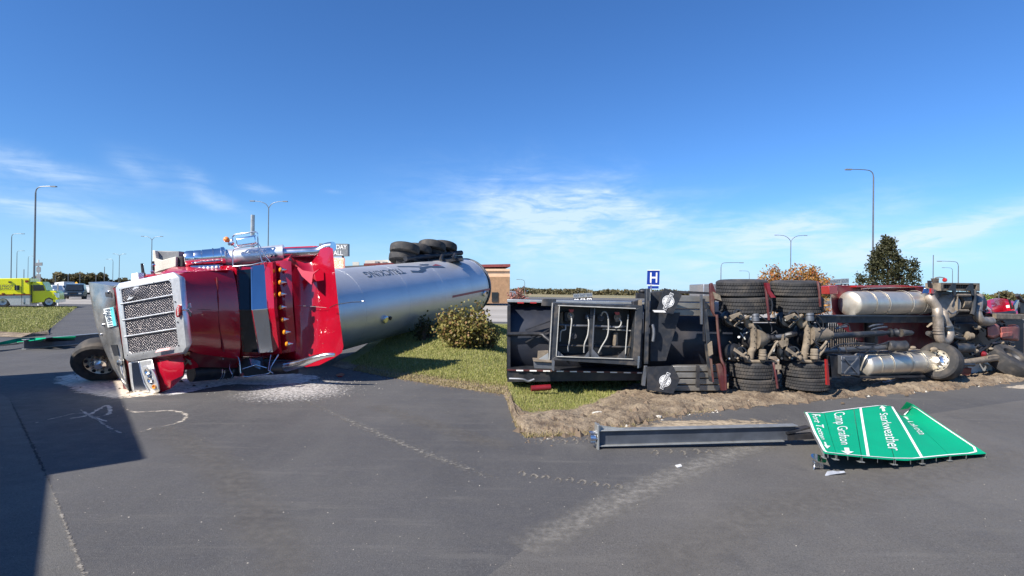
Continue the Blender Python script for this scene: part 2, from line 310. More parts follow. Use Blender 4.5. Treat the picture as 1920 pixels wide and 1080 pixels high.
def ground_mat(name, kind):
    m = bpy.data.materials.new(name); m.use_nodes = True; t = m.node_tree; b = t.nodes['Principled BSDF']; L = t.links.new
    g = t.nodes.new('ShaderNodeNewGeometry')
    def nz(scale, detail=5, stretch=(1, 1, 1), rot=0, rough=.6):
        mp = t.nodes.new('ShaderNodeMapping'); mp.inputs['Scale'].default_value = stretch; mp.inputs['Rotation'].default_value = (0, 0, rot); L(g.outputs['Position'], mp.inputs[0])
        n = t.nodes.new('ShaderNodeTexNoise'); n.inputs['Scale'].default_value = scale; n.inputs['Detail'].default_value = detail; n.inputs['Roughness'].default_value = rough; L(mp.outputs[0], n.inputs['Vector']); return n.outputs['Fac']
    def rng_(v, a, b_, c=0., d=1.):
        n = t.nodes.new('ShaderNodeMapRange'); n.inputs[1].default_value = a; n.inputs[2].default_value = b_; n.inputs[3].default_value = c; n.inputs[4].default_value = d; L(v, n.inputs[0]); return n.outputs[0]
    def mix(f, a, c):
        n = t.nodes.new('ShaderNodeMix'); n.data_type = 'RGBA'
        if isinstance(f, float): n.inputs[0].default_value = f
        else: L(f, n.inputs[0])
        for i, v in ((6, a), (7, c)):
            if isinstance(v, tuple): n.inputs[i].default_value = (*v, 1)
            else: L(v, n.inputs[i])
        return n.outputs[2]
    def mul(a, c):
        n = t.nodes.new('ShaderNodeMath'); n.operation = 'MULTIPLY'; L(a, n.inputs[0])
        if isinstance(c, float): n.inputs[1].default_value = c
        else: L(c, n.inputs[1])
        return n.outputs[0]
    def speck(scale, thr, soft=.02):
        v = t.nodes.new('ShaderNodeTexVoronoi'); v.inputs['Scale'].default_value = scale; L(g.outputs['Position'], v.inputs['Vector'])
        s = t.nodes.new('ShaderNodeSeparateColor'); L(v.outputs['Color'], s.inputs[0])
        return mul(rng_(v.outputs['Distance'], .28, .2), rng_(s.outputs[0], thr, thr + soft))
    if kind in ('asphalt', 'old', 'worn'):
        base = {'asphalt': (.050, .049, .052), 'old': (.08, .078, .074), 'worn': (.086, .080, .074)}[kind]
        hi = {'asphalt': (.084, .082, .083), 'old': (.13, .125, .115), 'worn': (.132, .123, .112)}[kind]
        c = mix(rng_(nz(.55, 6, (1, .5, 1), .5), .35, .68), base, hi)
        c = mix(mul(rng_(nz(1.6, 7, (1, .25, 1), -.55), .48, .72), .5), c, (.11, .107, .10))
        c = mix(mul(rng_(nz(2.2, 7, (.18, 1, 1), .1), .55, .75), .35), c, (.13, .122, .11))
        c = mix(mul(rng_(nz(75, 4, (1, 1, 1), 0, .8), .5, .68), .55), c, (.17, .166, .16))
        c = mix(mul(rng_(nz(60, 4, (1, 1, 1), 0, .8), .5, .34), .55), c, (.022, .022, .024))
        c = mix(mul(rng_(nz(22, 6, (1, 1, 1), 0, .8), .5, .66), .32), c, (.14, .136, .13))
        c = mix(mul(rng_(nz(260, 2), .5, .75), .35), c, (.14, .138, .135))
        c = mix(mul(rng_(nz(180, 2), .5, .25), .6), c, (.02, .02, .022))
        c = mix(mul(speck(85, .90), .55), c, (.22, .21, .20))
        c = mix(mul(mul(speck(48, .97), rng_(nz(1.2, 4), .45, .65)), .7), c, (.34, .32, .30))
        c = mix(mul(rng_(nz(.35, 7, (.35, 1, 1), .35), .50, .62), .30), c, (.125, .118, .108))
        c = mix(mul(rng_(nz(.9, 8, (1, 1, 1), 0, .75), .56, .70), .40), c, (.038, .038, .041))
        c = mix(mul(rng_(nz(4.5, 8, (.12, 1, 1), .42, .7), .56, .66), .30), c, (.15, .142, .13))
        L(c, b.inputs['Base Color']); L(rng_(nz(6, 4), .3, .7, .72, .92), b.inputs['Roughness'])
        bh = nz(150, 3); st = .55
    elif kind == 'concrete':
        c = mix(rng_(nz(.12, 6, (.3, 1, 1)), .35, .68), (.27, .25, .22), (.38, .355, .32)); c = mix(mul(rng_(nz(1.2, 6, (.1, 1, 1)), .52, .7), .5), c, (.17, .16, .15))
        L(c, b.inputs['Base Color']); b.inputs['Roughness'].default_value = .9; bh = nz(20, 3); st = .2
    elif kind == 'plain':
        c = mix(rng_(nz(.03, 6), .4, .65), (.16, .15, .07), (.28, .22, .12)); L(c, b.inputs['Base Color']); b.inputs['Roughness'].default_value = .95; bh = nz(3, 4); st = .3
    elif kind in ('lawn', 'dirt'):
        at = t.nodes.new('ShaderNodeAttribute'); at.attribute_name = 'dirt'
        grass = mix(rng_(nz(1.6, 6), .38, .62), (.13, .15, .036), (.24, .23, .08)); grass = mix(mul(rng_(nz(45, 4, (1, .4, 1)), .45, .65), .6), grass, (.19, .18, .07))
        dirt = mix(rng_(nz(2.6, 7), .36, .62), (.12, .085, .055), (.30, .235, .16)); dirt = mix(mul(rng_(nz(9, 8, (1, 1, 1), 0, .75), .5, .6), .75), dirt, (.07, .048, .032)); dirt = mix(mul(rng_(nz(60, 4), .56, .66), .6), dirt, (.42, .36, .27))
        am = t.nodes.new('ShaderNodeMath'); am.operation = 'ADD'; L(at.outputs['Fac'], am.inputs[0]); L(rng_(nz(5, 6), .3, .7, -.4, .4), am.inputs[1])
        c = mix(rng_(am.outputs[0], .35, .65), grass, dirt); L(c, b.inputs['Base Color']); b.inputs['Roughness'].default_value = .95; bh = nz(30, 6); st = .9
    bp = t.nodes.new('ShaderNodeBump'); bp.inputs['Strength'].default_value = st; bp.inputs['Distance'].default_value = .01 if kind in ('asphalt', 'old', 'worn') else .03; L(bh, bp.inputs['Height']); L(bp.outputs[0], b.inputs['Normal'])
    return m
def stain(name, col, cover, scale, rough=.9, soft=0):
    """a dusting lying on the road: noise-broken, thinning to its rim (attribute 'rim')"""
    m = bpy.data.materials.new(name); m.use_nodes = True; t = m.node_tree; b = t.nodes['Principled BSDF']; L = t.links.new
    g = t.nodes.new('ShaderNodeNewGeometry'); at = t.nodes.new('ShaderNodeAttribute'); at.attribute_name = 'rim'
    n = t.nodes.new('ShaderNodeTexNoise'); n.inputs['Scale'].default_value = scale; n.inputs['Detail'].default_value = 9; n.inputs['Roughness'].default_value = .72; L(g.outputs['Position'], n.inputs['Vector'])
    a = t.nodes.new('ShaderNodeMath'); a.operation = 'MULTIPLY_ADD'; L(at.outputs['Fac'], a.inputs[0]); a.inputs[1].default_value = cover; L(n.outputs['Fac'], a.inputs[2])
    r = t.nodes.new('ShaderNodeMapRange'); r.inputs[1].default_value = .42 if soft else .72; r.inputs[2].default_value = 1.1 if soft else .86; r.inputs[4].default_value = soft or 1; L(a.outputs[0], r.inputs[0])
    e = t.nodes.new('ShaderNodeMath'); e.operation = 'MULTIPLY'; L(r.outputs[0], e.inputs[0]); q = t.nodes.new('ShaderNodeMapRange'); q.inputs[2].default_value = .5 if soft else .02; L(at.outputs['Fac'], q.inputs[0]); L(q.outputs[0], e.inputs[1]); L(e.outputs[0], b.inputs['Alpha'])
    n2 = t.nodes.new('ShaderNodeTexNoise'); n2.inputs['Scale'].default_value = 14; n2.inputs['Detail'].default_value = 8; L(g.outputs['Position'], n2.inputs['Vector'])
    mx = t.nodes.new('ShaderNodeMix'); mx.data_type = 'RGBA'; r2 = t.nodes.new('ShaderNodeMapRange'); r2.inputs[1].default_value = .42; r2.inputs[2].default_value = .62; L(n2.outputs['Fac'], r2.inputs[0]); L(r2.outputs[0], mx.inputs[0])
    mx.inputs[6].default_value = (*[x * .62 for x in col], 1); mx.inputs[7].default_value = (*col, 1); L(mx.outputs[2], b.inputs['Base Color']); b.inputs['Roughness'].default_value = rough
    return m
import mathutils.noise as nse
# ================================================================ THE SETTING
GA, GO, GC, GP, GL = ground_mat('asphalt', 'asphalt'), ground_mat('old_asphalt', 'old'), ground_mat('pale_concrete', 'concrete'), ground_mat('open_ground', 'plain'), ground_mat('turf_and_dirt', 'lawn')
struct('ground', [(-4000, -600, -.03), (4000, -600, -.03), (4000, 5000, -.03), (-4000, 5000, -.03)], [(0, 1, 2, 3)], GP)
struct('asphalt_road', [(-60, -40, 0), (60, -40, 0), (60, 30, 0), (12, 30, 0), (-14, 30, 0), (-34, 50, 0), (-60, 50, 0)], [tuple(range(7))], GA)
struct('highway_road', [(-160, 50, .004), (-34, 50, .004), (-14, 30, .004), (60, 30, .004), (90, 62, .004), (-160, 96, .004)], [tuple(range(6))], GC)
struct('parking_lot', [(-260, 96, .008), (90, 62, .008), (160, 150, .008), (-260, 175, .008)], [(0, 1, 2, 3)], ground_mat('lot_asphalt', 'old'))
# old pavement left of the joint at the camera's feet
jo = [PH(x, y, .0015) for x, y in ((0, 738), (18, 748), (58, 830), (93, 905), (128, 1000), (157, 1080), (210, 1300))]
struct('old_pavement', [tuple(p) for p in jo] + [(-6, 1.2, .0015), (-30, 1.2, .0015), (-30, 9, .0015)], [tuple(range(10))[::-1]], GO)
wl = [PH(x, y, .0015) for x, y in ((860, 1120), (980, 1032), (1100, 972), (1230, 908), (1400, 842), (1500, 812), (1640, 790), (1800, 768), (1920, 750), (2150, 725))]
struct('worn_asphalt', [tuple(p) for p in wl] + [(40, 18, .0015), (40, -20, .0015), (-1, -20, .0015)], [tuple(range(13))[::-1]], ground_mat('worn_asphalt', 'worn'))
# edge line of the turf, near side (x rising)
EDGE = [PH(*p) for p in ((622, 686), (645, 691), (700, 702), (800, 719), (880, 731), (946, 740), (966, 800), (985, 821), (1100, 816), (1180, 803), (1250, 781), (1400, 764), (1500, 755), (1600, 744), (1760, 732), (1920, 714), (2100, 704))] + [Vector((30, 13, 0))]
def edge_y(x):
    for a, b in zip(EDGE, EDGE[1:]):
        if a.x <= x <= b.x: return lerp(a.y, b.y, (x - a.x) / (b.x - a.x))
    return EDGE[-1].y if x > 0 else EDGE[0].y
def lawn_z(x, y):
    t = y - edge_y(x); z = .004 + .016 * smooth(t / .12) + .03 * smooth(t / .6)
    z += .58 * smooth((t - .4) / 7.5) * smooth((.4 - x) / 1.8) * (1 - smooth((y - 20) / 6))
    if x > .2: z -= .02 * smooth((x - .2)) * smooth(t)
    return z
def dirt_f(x, y):
    t = y - edge_y(x); a = 1 - smooth((t - .15) / .75)
    if x > -.1:
        wide = lerp(.75, 2.1, smooth((x - .4) / 2.2)) ; a = 1 - smooth((t - wide) / .6)
        if x > 3.0: a = 1
    return max(0, min(1, a))
NX, NY = 420, 150
xs = np.concatenate([np.linspace(EDGE[0].x, 12, NX), np.linspace(12.3, 30, 30)]); vs = []; dv = []
for j in range(NY + 1):
    s = (j / NY) ** 2.2
    for x in xs:
        y0 = edge_y(x) + .10 * nse.noise(Vector((x * 2.1, 0, 3))) + .05 * nse.noise(Vector((x * 7.3, 5, 0))) + .02 * nse.noise(Vector((x * 23, 9, 0))); y = lerp(y0, 27.5, s); z = lawn_z(x, y); d = dirt_f(x, y)
        if d > .3 and x > 0 : z += d * smooth((y - y0) / .25) * (.05 * (nse.noise(Vector((x * 2.3, y * 2.3, 0))) + .4) + .06 * abs(nse.noise(Vector((x * 7, y * 7, 2)))) + random.uniform(0, .016))
        vs.append((x, y, z if j else .003)); dv.append(d)
n = len(xs); fs = [(j * n + i, j * n + i + 1, (j + 1) * n + i + 1, (j + 1) * n + i) for j in range(NY) for i in range(n - 1)]
lawn = struct('verge', vs, fs, GL, True)
a = lawn.data.attributes.new('dirt', 'FLOAT', 'POINT'); a.data.foreach_set('value', [float(q) for q in dv])
# left island of grass
il = [PH(x, y, .05) for x, y in ((-300, 640), (0, 625), (60, 628), (90, 622), (93, 606), (100, 596), (120, 583), (146, 575.5))]
il += [Vector((-41, 50, .05)), Vector((-70, 49, .05))]
npx = [(-300, 640), (-120, 632), (0, 625), (30, 627), (60, 628), (78, 626), (90, 622), (92, 614), (94, 606), (97, 600), (100, 596), (110, 589), (120, 583), (135, 578.5), (146, 575.5)]
vv = []; dd = []; nr = 14
for k in range(nr + 1):
    for i, (x, y) in enumerate(npx):
        a_ = PH(x, y, .05); b_ = PH(lerp(-300, 149, i / 14), 574.5, .05); v = (k / nr) ** 1.5; vv.append(tuple(a_.lerp(b_, v))); dd.append(max(0., 1 - v * 9 - (.75 if x > 91 else 0)))
o = struct('grass_island', vv, [(k * 15 + i, k * 15 + i + 1, (k + 1) * 15 + i + 1, (k + 1) * 15 + i) for k in range(nr) for i in range(14)], GL)
a = o.data.attributes.new('dirt', 'FLOAT', 'POINT'); a.data.foreach_set('value', dd)
kerb = [PH(x, y, .0) for x, y in ((-300, 646), (0, 632), (40, 633), (92, 628), (96, 606), (103, 597), (122, 585), (150, 576.5))]
strip = [tuple(p + Vector((0, 0, .012))) for p in kerb] + [tuple(p + Vector((0, 0, .06))) for p in il[:8]][::-1]
o = struct('dirt_edge', strip, [(i, i + 1, 14 - i, 15 - i) for i in range(3)], GL); a = o.data.attributes.new('dirt', 'FLOAT', 'POINT'); a.data.foreach_set('value', [1.] * 16)

def blob(name, pts, z, mt, label=None, n=5):
    """thin irregular sheet with a 'rim' attribute: 1 in the middle, 0 at its outline"""
    P3 = [PH(x, y, z) for x, y in pts]; c = sum(P3, Vector()) / len(P3); m = []; r = []; m_ = len(P3) * 4
    out = []
    for i in range(len(P3)):
        a, b, c_, d = P3[i - 1], P3[i], P3[(i + 1) % len(P3)], P3[(i + 2) % len(P3)]
        for k in range(4):
            t = k / 4; out.append(.5 * ((2 * b) + (c_ - a) * t + (2 * a - 5 * b + 4 * c_ - d) * t * t + (3 * b - a - 3 * c_ + d) * t ** 3))
    vs = [tuple(c)]; rim = [1.]
    for k in range(1, n + 1):
        for p in out: q = c.lerp(p, k / n); vs.append((q.x, q.y, z)); rim.append((1 - (k / n) ** 2.2))
    L_ = len(out); fs = [(0, 1 + i, 1 + (i + 1) % L_) for i in range(L_)]
    for k in range(n - 1): fs += [(1 + k * L_ + i, 1 + (k + 1) * L_ + i, 1 + (k + 1) * L_ + (i + 1) % L_, 1 + k * L_ + (i + 1) % L_) for i in range(L_)]
    o = struct(name, vs, fs, mt); o['kind'] = 'stuff'
    a = o.data.attributes.new('rim', 'FLOAT', 'POINT'); a.data.foreach_set('value', [float(q) for q in rim])
    return o
SP = stain('spilled_absorbent', (.72, .62, .50), .8, 3.2); SPW = stain('white_spill', (.75, .74, .74), .75, 3.5); GR = stain('scattered_grit', (.5, .48, .46), .36, 22)
tag(blob('spilled_powder', [(80, 712), (150, 692), (215, 690), (300, 705), (350, 735), (250, 752), (150, 745)], .0030, SP), 'beige absorbent powder spilled round the bumper of the overturned truck', 'spill')
tag(blob('spilled_powder', [(255, 722), (330, 700), (450, 690), (560, 694), (640, 708), (560, 722), (420, 724), (320, 744), (270, 745)], .0038, SPW), 'white powder spilled along the underside of the overturned cab', 'spill')
tag(blob('scattered_grit', [(380, 742), (480, 708), (640, 697), (700, 715), (690, 745), (560, 765), (420, 765)], .0034, GR), 'pale grit strewn on the asphalt before the red cab', 'grit')
tag(blob('spilled_powder', [(1860, 728), (1895, 722), (1990, 712), (2000, 724), (1930, 732)], .0042, stain('thin_absorbent', (.5, .43, .34), .5, 5)), 'pale powder spilled beside the far front tyre', 'spill')
tag(blob('spilled_powder', [(1600, 718), (1650, 712), (1700, 711), (1730, 718), (1660, 724)], .055, SPW), 'white powder spilled under the lower fuel tank', 'spill')
tag(blob('sandy_dust', [(1060, 820), (1180, 790), (1300, 783), (1505, 783), (1500, 800), (1300, 806), (1150, 812)], .0030, stain('sandy_dust', (.40, .32, .22), .42, 6)), 'sandy dust swept along the asphalt behind the fallen post', 'dust')
# curved dusty scrapes and joints: thin ribbons
def ribbon(name, pts, w, z, mt, label, cat, sub=8):
    P3 = [PH(x, y, z) for x, y in pts]; q = []
    for i in range(len(P3) - 1):
        a, b, c, d = P3[max(i - 1, 0)], P3[i], P3[i + 1], P3[min(i + 2, len(P3) - 1)]
        for k in range(sub): t = k / sub; q.append(.5 * ((2 * b) + (c - a) * t + (2 * a - 5 * b + 4 * c - d) * t * t + (3 * b - a - 3 * c + d) * t ** 3))
    q.append(P3[-1]); vs = []; rim = []
    for i, p in enumerate(q):
        t = (q[min(i + 1, len(q) - 1)] - q[max(i - 1, 0)]).normalized(); s = Vector((t.y, -t.x, 0)); e = math.sin(math.pi * i / (len(q) - 1)) ** .5 if len(q) > 2 else 1
        for k, r in ((-1, 0), (0, 1), (1, 0)): vs.append(tuple(p + s * w * k)); rim.append(r * (.4 + .6 * e))
    fs = [(i * 3 + k, i * 3 + k + 1, i * 3 + k + 4, i * 3 + k + 3) for i in range(len(q) - 1) for k in (0, 1)]
    o = struct(name, vs, fs, mt); o['kind'] = 'stuff'; tag(o, label, cat); a = o.data.attributes.new('rim', 'FLOAT', 'POINT'); a.data.foreach_set('value', [float(q) for q in rim]); return o
SCR = stain('chalky_scrape', (.42, .38, .32), .40, 7); SCB = stain('chalky_scrape_bold', (.65, .57, .46), .52, 9); GRT = stain('joint_grit', (.26, .24, .21), .36, 18)
ribbon('chalky_scrape', [(130, 785), (165, 778), (200, 760), (205, 775), (180, 782)], .06, 0.0026, SCB, 'short bright chalky scrape curling in the box shadow', 'scrape')
ribbon('chalky_scrape', [(150, 768), (175, 782), (205, 791)], .05, 0.0028, SCB, 'small chalky hook crossing the bright scrape', 'scrape')
ribbon('chalky_scrape', [(228, 758), (250, 772), (320, 770), (350, 778), (335, 792), (290, 802)], .075, 0.0030, SCR, 'looping chalky scrape at the right of the shadow corner', 'scrape')
ribbon('chalky_scrape', [(40, 800), (110, 782), (160, 776), (230, 812), (300, 798)], .05, 0.0032, SCR, 'long faint chalky scrape running through the shadow', 'scrape')
ribbon('joint_grit', [(18, 748), (58, 830), (93, 905)], .035, 0.0034, stain('dark_joint', (.03, .03, .032), .36, 14), 'dark joint between old and new asphalt inside the shadow', 'joint')
ribbon('joint_grit', [(93, 905), (128, 1000), (157, 1080), (200, 1250)], .035, 0.0036, GRT, 'pale gritty joint between old and new asphalt at the lower left', 'joint')
ribbon('grit_line', [(560, 745), (680, 800), (800, 850), (950, 905)], .2, 0.0038, stain('faint_grit', (.26, .245, .22), .30, 24), 'faint line of grit running across the asphalt to the right', 'grit')
ribbon('grit_line', [(980, 1030), (1100, 970), (1230, 905), (1400, 840), (1500, 812)], .26, 0.0040, stain('faint_grit_b', (.27, .255, .23), .38, 34, .9, .9), 'wide line of loose grit crossing the road below the fallen post', 'grit')
TY = stain('soft_tyre_mark', (.034, .034, .036), .35, 3, .9, .22); TYL = stain('dusty_sweep', (.19, .175, .155), .35, 2.2, .9, .45)
ribbon('dusty_sweep', [(300, 800), (420, 880), (560, 1080)], .3, .0021, TYL, 'faint dusty sweep on the asphalt right of the shadow', 'dust', 14)
ribbon('dusty_sweep', [(1200, 1080), (1450, 960), (1700, 900), (1920, 850)], .4, .0023, TYL, 'broad dusty sweep on the worn road below the green sign', 'dust', 14)
ribbon('dusty_sweep', [(700, 760), (820, 800), (960, 840)], .25, .0027, TYL, 'dusty sweep along the turf edge right of the cab', 'dust', 14)
TM = stain('tyre_print_mud', (.22, .20, .17), .42, 12)
m = []; 
def prints(pts, n, label):
    for i in range(n):
        t = i / (n - 1); x = lerp(pts[0][0], pts[1][0], t); y = lerp(pts[0][1], pts[1][1], t) + random.uniform(-2, 2)
        ribbon('tyre_print', [(x - 9, y + 5), (x, y - 3), (x + 6, y + 2), (x + 2, y + 7)], .035, 0.0024, TM, label, 'tyre print', 3)['group'] = 'muddy tread prints on the asphalt'
prints([(978, 888), (1160, 912)], 9, 'muddy tread print in the long row at the lower left of the right road'); prints([(1228, 846), (1330, 846)], 5, 'muddy tread print in the short row under the post'); prints([(1010, 825), (1100, 827)], 5, 'faint tread print close to the turf edge')

# grass blades and clods (nobody could count them)
def blades(name, n, sampler, hgt, mt, label, wid=.006):
    V = np.zeros((n * 3, 3)); c = np.array([sampler() for _ in range(n)])
    ang = rng.uniform(0, math.pi, n); h = (rng.uniform(.45, 1.1, n) + .9 * (rng.random(n) < .06)) * hgt; w = wid * (1 + (c[:, 1] - 7) * .12)
    V[0::3] = c - np.c_[np.cos(ang) * w, np.sin(ang) * w, np.zeros(n)]; V[1::3] = c + np.c_[np.cos(ang) * w, np.sin(ang) * w, np.zeros(n)]
    V[2::3] = c + np.c_[rng.normal(0, .35, n) * h, rng.normal(0, .35, n) * h, h]
    me = bpy.data.meshes.new(name); me.from_pydata(V.tolist(), [], [(3 * i, 3 * i + 1, 3 * i + 2) for i in range(n)]); me.materials.append(mt)
    o = bpy.data.objects.new(name, me); COL.objects.link(o); o['kind'] = 'stuff'; return tag(o, label, 'grass')
def sampl(x0, x1, tmax, keep):
    def f():
        while 1:
            x = random.uniform(x0, x1); t = tmax * random.random() ** 1.5; y = edge_y(x) + t
            if keep(x, y): return (x, y, lawn_z(x, y) - .005)
    return f
blades('lawn_grass', 60000, sampl(-3.6, .3, 17, lambda x, y: dirt_f(x, y) + random.uniform(-.35, .35) < .5), .045, M['blade'], 'short green grass on the verge beside the silver tanker')
blades('lawn_grass', 22000, sampl(.1, 3.4, 5.5, lambda x, y: dirt_f(x, y) + random.uniform(-.35, .35) < .5), .04, M['blade'], 'green grass in front of the dark tanker trailer')
blades('dry_grass', 9000, sampl(-3.3, 3.0, 1.5, lambda x, y: .2 < dirt_f(x, y) + random.uniform(-.2, .2) and random.random() < (1 if x < .6 else .25)), .035, M['dryblade'], 'dry straw coloured grass along the edge of the turf')
blades('dry_grass', 5000, sampl(.1, 1.6, 1.3, lambda x, y: True), .03, M['dryblade'], 'yellowed grass in front of the trailer cabinet')
def isl():
    while 1:
        px, py = random.uniform(-30, 150), 574.6 + 52 * random.random() ** 1.3
        if py < 625 and (px < 88 or py < 621 - (px - 88) * .8): return tuple(PH(px, py, .045))
blades('lawn_grass', 16000, isl, .06, M['blade'], 'mown grass on the island in front of the ambulance')
def clods(name, n, f, s0, s1, mt, label, cat):
    m = MB(); t = (1 + 5 ** .5) / 2
    base = [Vector(v).normalized() for v in ((1, 0, 0), (-1, 0, 0), (0, 1, 0), (0, -1, 0), (0, 0, 1), (0, 0, -1))]; fc = [(0, 2, 4), (2, 1, 4), (1, 3, 4), (3, 0, 4), (2, 0, 5), (1, 2, 5), (3, 1, 5), (0, 3, 5)]
    for _ in range(n):
        c = Vector(f()); s = s0 + (s1 - s0) * random.random() ** 4; m.add([c + Vector((b.x * s * random.uniform(.6, 1.5), b.y * s * random.uniform(.6, 1.5), b.z * s * random.uniform(.5, 1.1))) for b in base], fc)
    o = m.build(name, mt, flat=True, norm=False); o['kind'] = 'stuff'; return tag(o, label, cat)
def df():
    while 1:
        x = random.uniform(.1, 11.5); t = random.uniform(-.1, 3.4) ; y = edge_y(x) + t
        if dirt_f(x, y) > .5: return (x, y, lawn_z(x, y) if t > 0 else .0)
clods('soil_clods', 6500, df, .006, .075, M['clod'], 'churned clods of soil along the ploughed edge of the verge', 'soil')
clods('soil_clods', 1200, df, .005, .03, M['rock'], 'small pale stones among the churned soil', 'stones')
def edgef():
    x = random.uniform(-3.7, 3); return (x, edge_y(x) - abs(random.gauss(0, .12)), .0)
clods('edge_crumbs', 900, edgef, .004, .02, M['clod'], 'crumbs of soil fallen on the asphalt along the turf', 'soil')
def spillf():
    px = random.gauss(540, 90); py = random.gauss(722, 14)
    return PH(px, max(700, py), .0)
clods('glass_crumbs', 900, spillf, .003, .014, M['crumb'], 'white crumbs and broken plastic strewn before the cab', 'debris')
clods('mud_clods', 60, lambda: PH(random.uniform(140, 400), random.uniform(690, 742), .005), .008, .045, M['clod'], 'dark clods lying in the pale powder under the bumper', 'debris')
clods('road_grit', 1000, lambda: PH(random.uniform(0, 1920), 745 + 400 * random.random() ** 1.3, 0), .0015, .007, M['crumb'], 'fine loose grit on the foreground asphalt', 'grit')
for x, y, w in ((378, 745, .02), (712, 990, .02), (500, 905, .008), (660, 760, .02), (925, 845, .015), (330, 800, .012)):
    pass

tag(MB().slab([PH(x, y, .004) for x, y in ((630, 704), (640, 701), (646, 703), (641, 707), (633, 707))], (0, 0, .02)).build('plastic_fragment', M['redcar'], bev=.004), 'small faded red fragment lying beside the corner of the cab', 'fragment')
c = PH(787, 683, .03); tag(MB().slab([c + Vector(v) for v in ((-.04, 0, 0), (0, -.03, .01), (.045, .0, .0), (.0, .03, .012))], (0, 0, .003)).build('fallen_leaf', M['yellowsign']), 'single yellow leaf on the dry grass edge by the tanker', 'leaf')
# ================================================================ BUILDINGS, POSTS, TREES (far things)
def lamp(px, top, d, arm, double=False, r=.07, label='', flip=1, drop=0.0):
    r *= .7
    q0 = P(px, top, d); H, x = q0.z, q0.x; d = q0.y; t = thing('street_lamp', label, 'street lamp', (x, d, 0), 'street lamps along the highways')
    hb = H - (arm * .42 if double else .55 * min(arm, 1.2))
    MB().tube([(x, d, 0), (x, d, hb * .5), (x, d, hb)], [r * 1.4, r]).build('pole', M['pole'], t)
    for s in ((1, -1) if double else (flip,)):
        if double: pts = [(x, d, hb - .1), (x + s * arm * .18, d, hb + arm * .2), (x + s * arm * .5, d, H - .12), (x + s * arm, d, H)]
        else: q = min(arm, 1.2); pts = [(x, d, hb - .05), (x + s * q * .08, d, hb + q * .3), (x + s * q * .4, d, H - .06), (x + s * arm * .8, d, H), (x + s * arm, d, H - drop)]
        MB().tube(pts, [r * .8, r * .5], sm=4).build('arm', M['pole'], t)
        MB().box((x + s * (arm + .2), d, H - .02), (.55, .25, .1)).build('lamp_head', M['signgrey'], t)
    return t
lamp(67, 349, 55, 1.6, r=.1, label='tall single arm street lamp standing behind the ambulance'); lamp(22, 438, 103, 1.9, label='street lamp further back at the left edge of the photo', r=.09)
lamp(32, 470, 150, 1.5, label='small distant street lamp just right of the left edge lamp', r=.09); lamp(53, 480, 176, 1.4, label='faint distant lamp left of the tall ambulance lamp', r=.08)
lamp(212, 486, 170, 1.6, flip=-1, label='distant single lamp seen above the bumper', r=.09); lamp(224, 476, 165, 1.5, True, label='distant double arm lamp above the bumper', r=.1)
lamp(285, 443, 109, 1.7, True, label='double arm lamp behind the crushed fender', r=.09); lamp(504, 377, 65, 1.75, True, label='double arm lamp rising behind the chrome mirror', r=.075)
lamp(1638, 318, 48, 2.0, flip=-1, label='tall single arm lamp beside the evergreen tree', r=.085, drop=.05); lamp(1483, 441, 107, 2.7, True, label='double arm lamp above the autumn tree', r=.11)
lamp(1352, 492, 80, 2.8, label='low curved lamp left of the axles with its arm to the right', r=.08); lamp(1405, 508, 130, 1.9, flip=-1, label='small curved lamp behind the rear axle tyre', r=.08)
lamp(984, 524, 110, 1.2, flip=-1, label='small curved lamp above the tail of the dark trailer', r=.07); lamp(1797, 490, 75, 2.4, flip=-1, label='curved lamp right of the evergreen with its arm to the left', r=.075)
lamp(1786, 502, 120, 1.8, flip=-1, label='smaller curved lamp nested under the curved lamp', r=.08)
def post(px, top, d, r, label, m='pole', cat='pole', name='pole'):
    p = P(px, top, d); o = MB().cyl((p.x, d, 0), p, r, r * .8, 8).build(name, M[m]); return tag(o, label, cat)
post(1750, 478, 60, .05, 'thin straight mast right of the evergreen tree'); post(474, 403, 20, .09, 'square grey steel post rising behind the chrome mirror', 'galv')
for i, (x, y) in enumerate(((1873, 548), (1141, 560), (45, 505), (150, 512), (180, 515), (196, 500), (104, 516), (128, 514))): post(x, y, 180, .12, ['power pole far away above the torn red hood', 'distant thin pole beside the route signs', 'distant pole above the ambulance box', 'thin far pole above the wood', 'thin far pole right of the wood', 'far pole just above the bumper', 'far pole over the white trailer', 'far pole over the dark jeep'][i])
# signs on posts
t = thing('traffic_sign', 'back of an octagonal sign and street name blades on a post behind the ambulance', 'sign', P(71, 574, 52) * 1); t.location.z = 0; t['_o'] = tuple(t.location)
x = t.location.x; MB().cyl((x, 52, 0), (x, 52, 4.1), .05, n=8).build('post', M['white'], t)
MB().px([(66, 493), (79, 492), (79, 498), (66, 499)], 51.9, .05).build('name_blade', M['signgrey'], t); MB().px([(68, 502), (70, 500), (74, 500), (76, 502), (76, 509), (74, 511), (70, 511), (68, 509)], 51.9, .04).build('octagon_plate', M['signgrey'], t)
MB().px([(68, 514), (76, 514), (76, 529), (68, 529)], 51.9, .04).build('lower_plate', M['signgrey'], t)
for x0, y0, y1, lb in ((71, 530, 573, 'white marker post in front of the ambulance door'), (108, 531, 573, 'grey marker post at the ambulance bumper')):
    t = thing('marker_post', lb, 'marker post', tuple(PH(x0, y1, 0))); d = t.location.y; MB().px([(x0 - 1, y0), (x0 + 1, y0), (x0 + 1, y1), (x0 - 1, y1)], d, .05).build('post', M['white'], t)
    MB().px([(x0 - 1.3, y0 + 1), (x0 + 1.3, y0 + 1), (x0 + 1.3, y0 + 13), (x0 - 1.3, y0 + 13)], d - .03, .02).build('plate', M['white' if x0 < 100 else 'signgrey'], t)
def signbox(name, pts, d, m, t, th=.04, bev=0): return MB().px(pts, d, th).build(name, M[m], t, bev=bev)
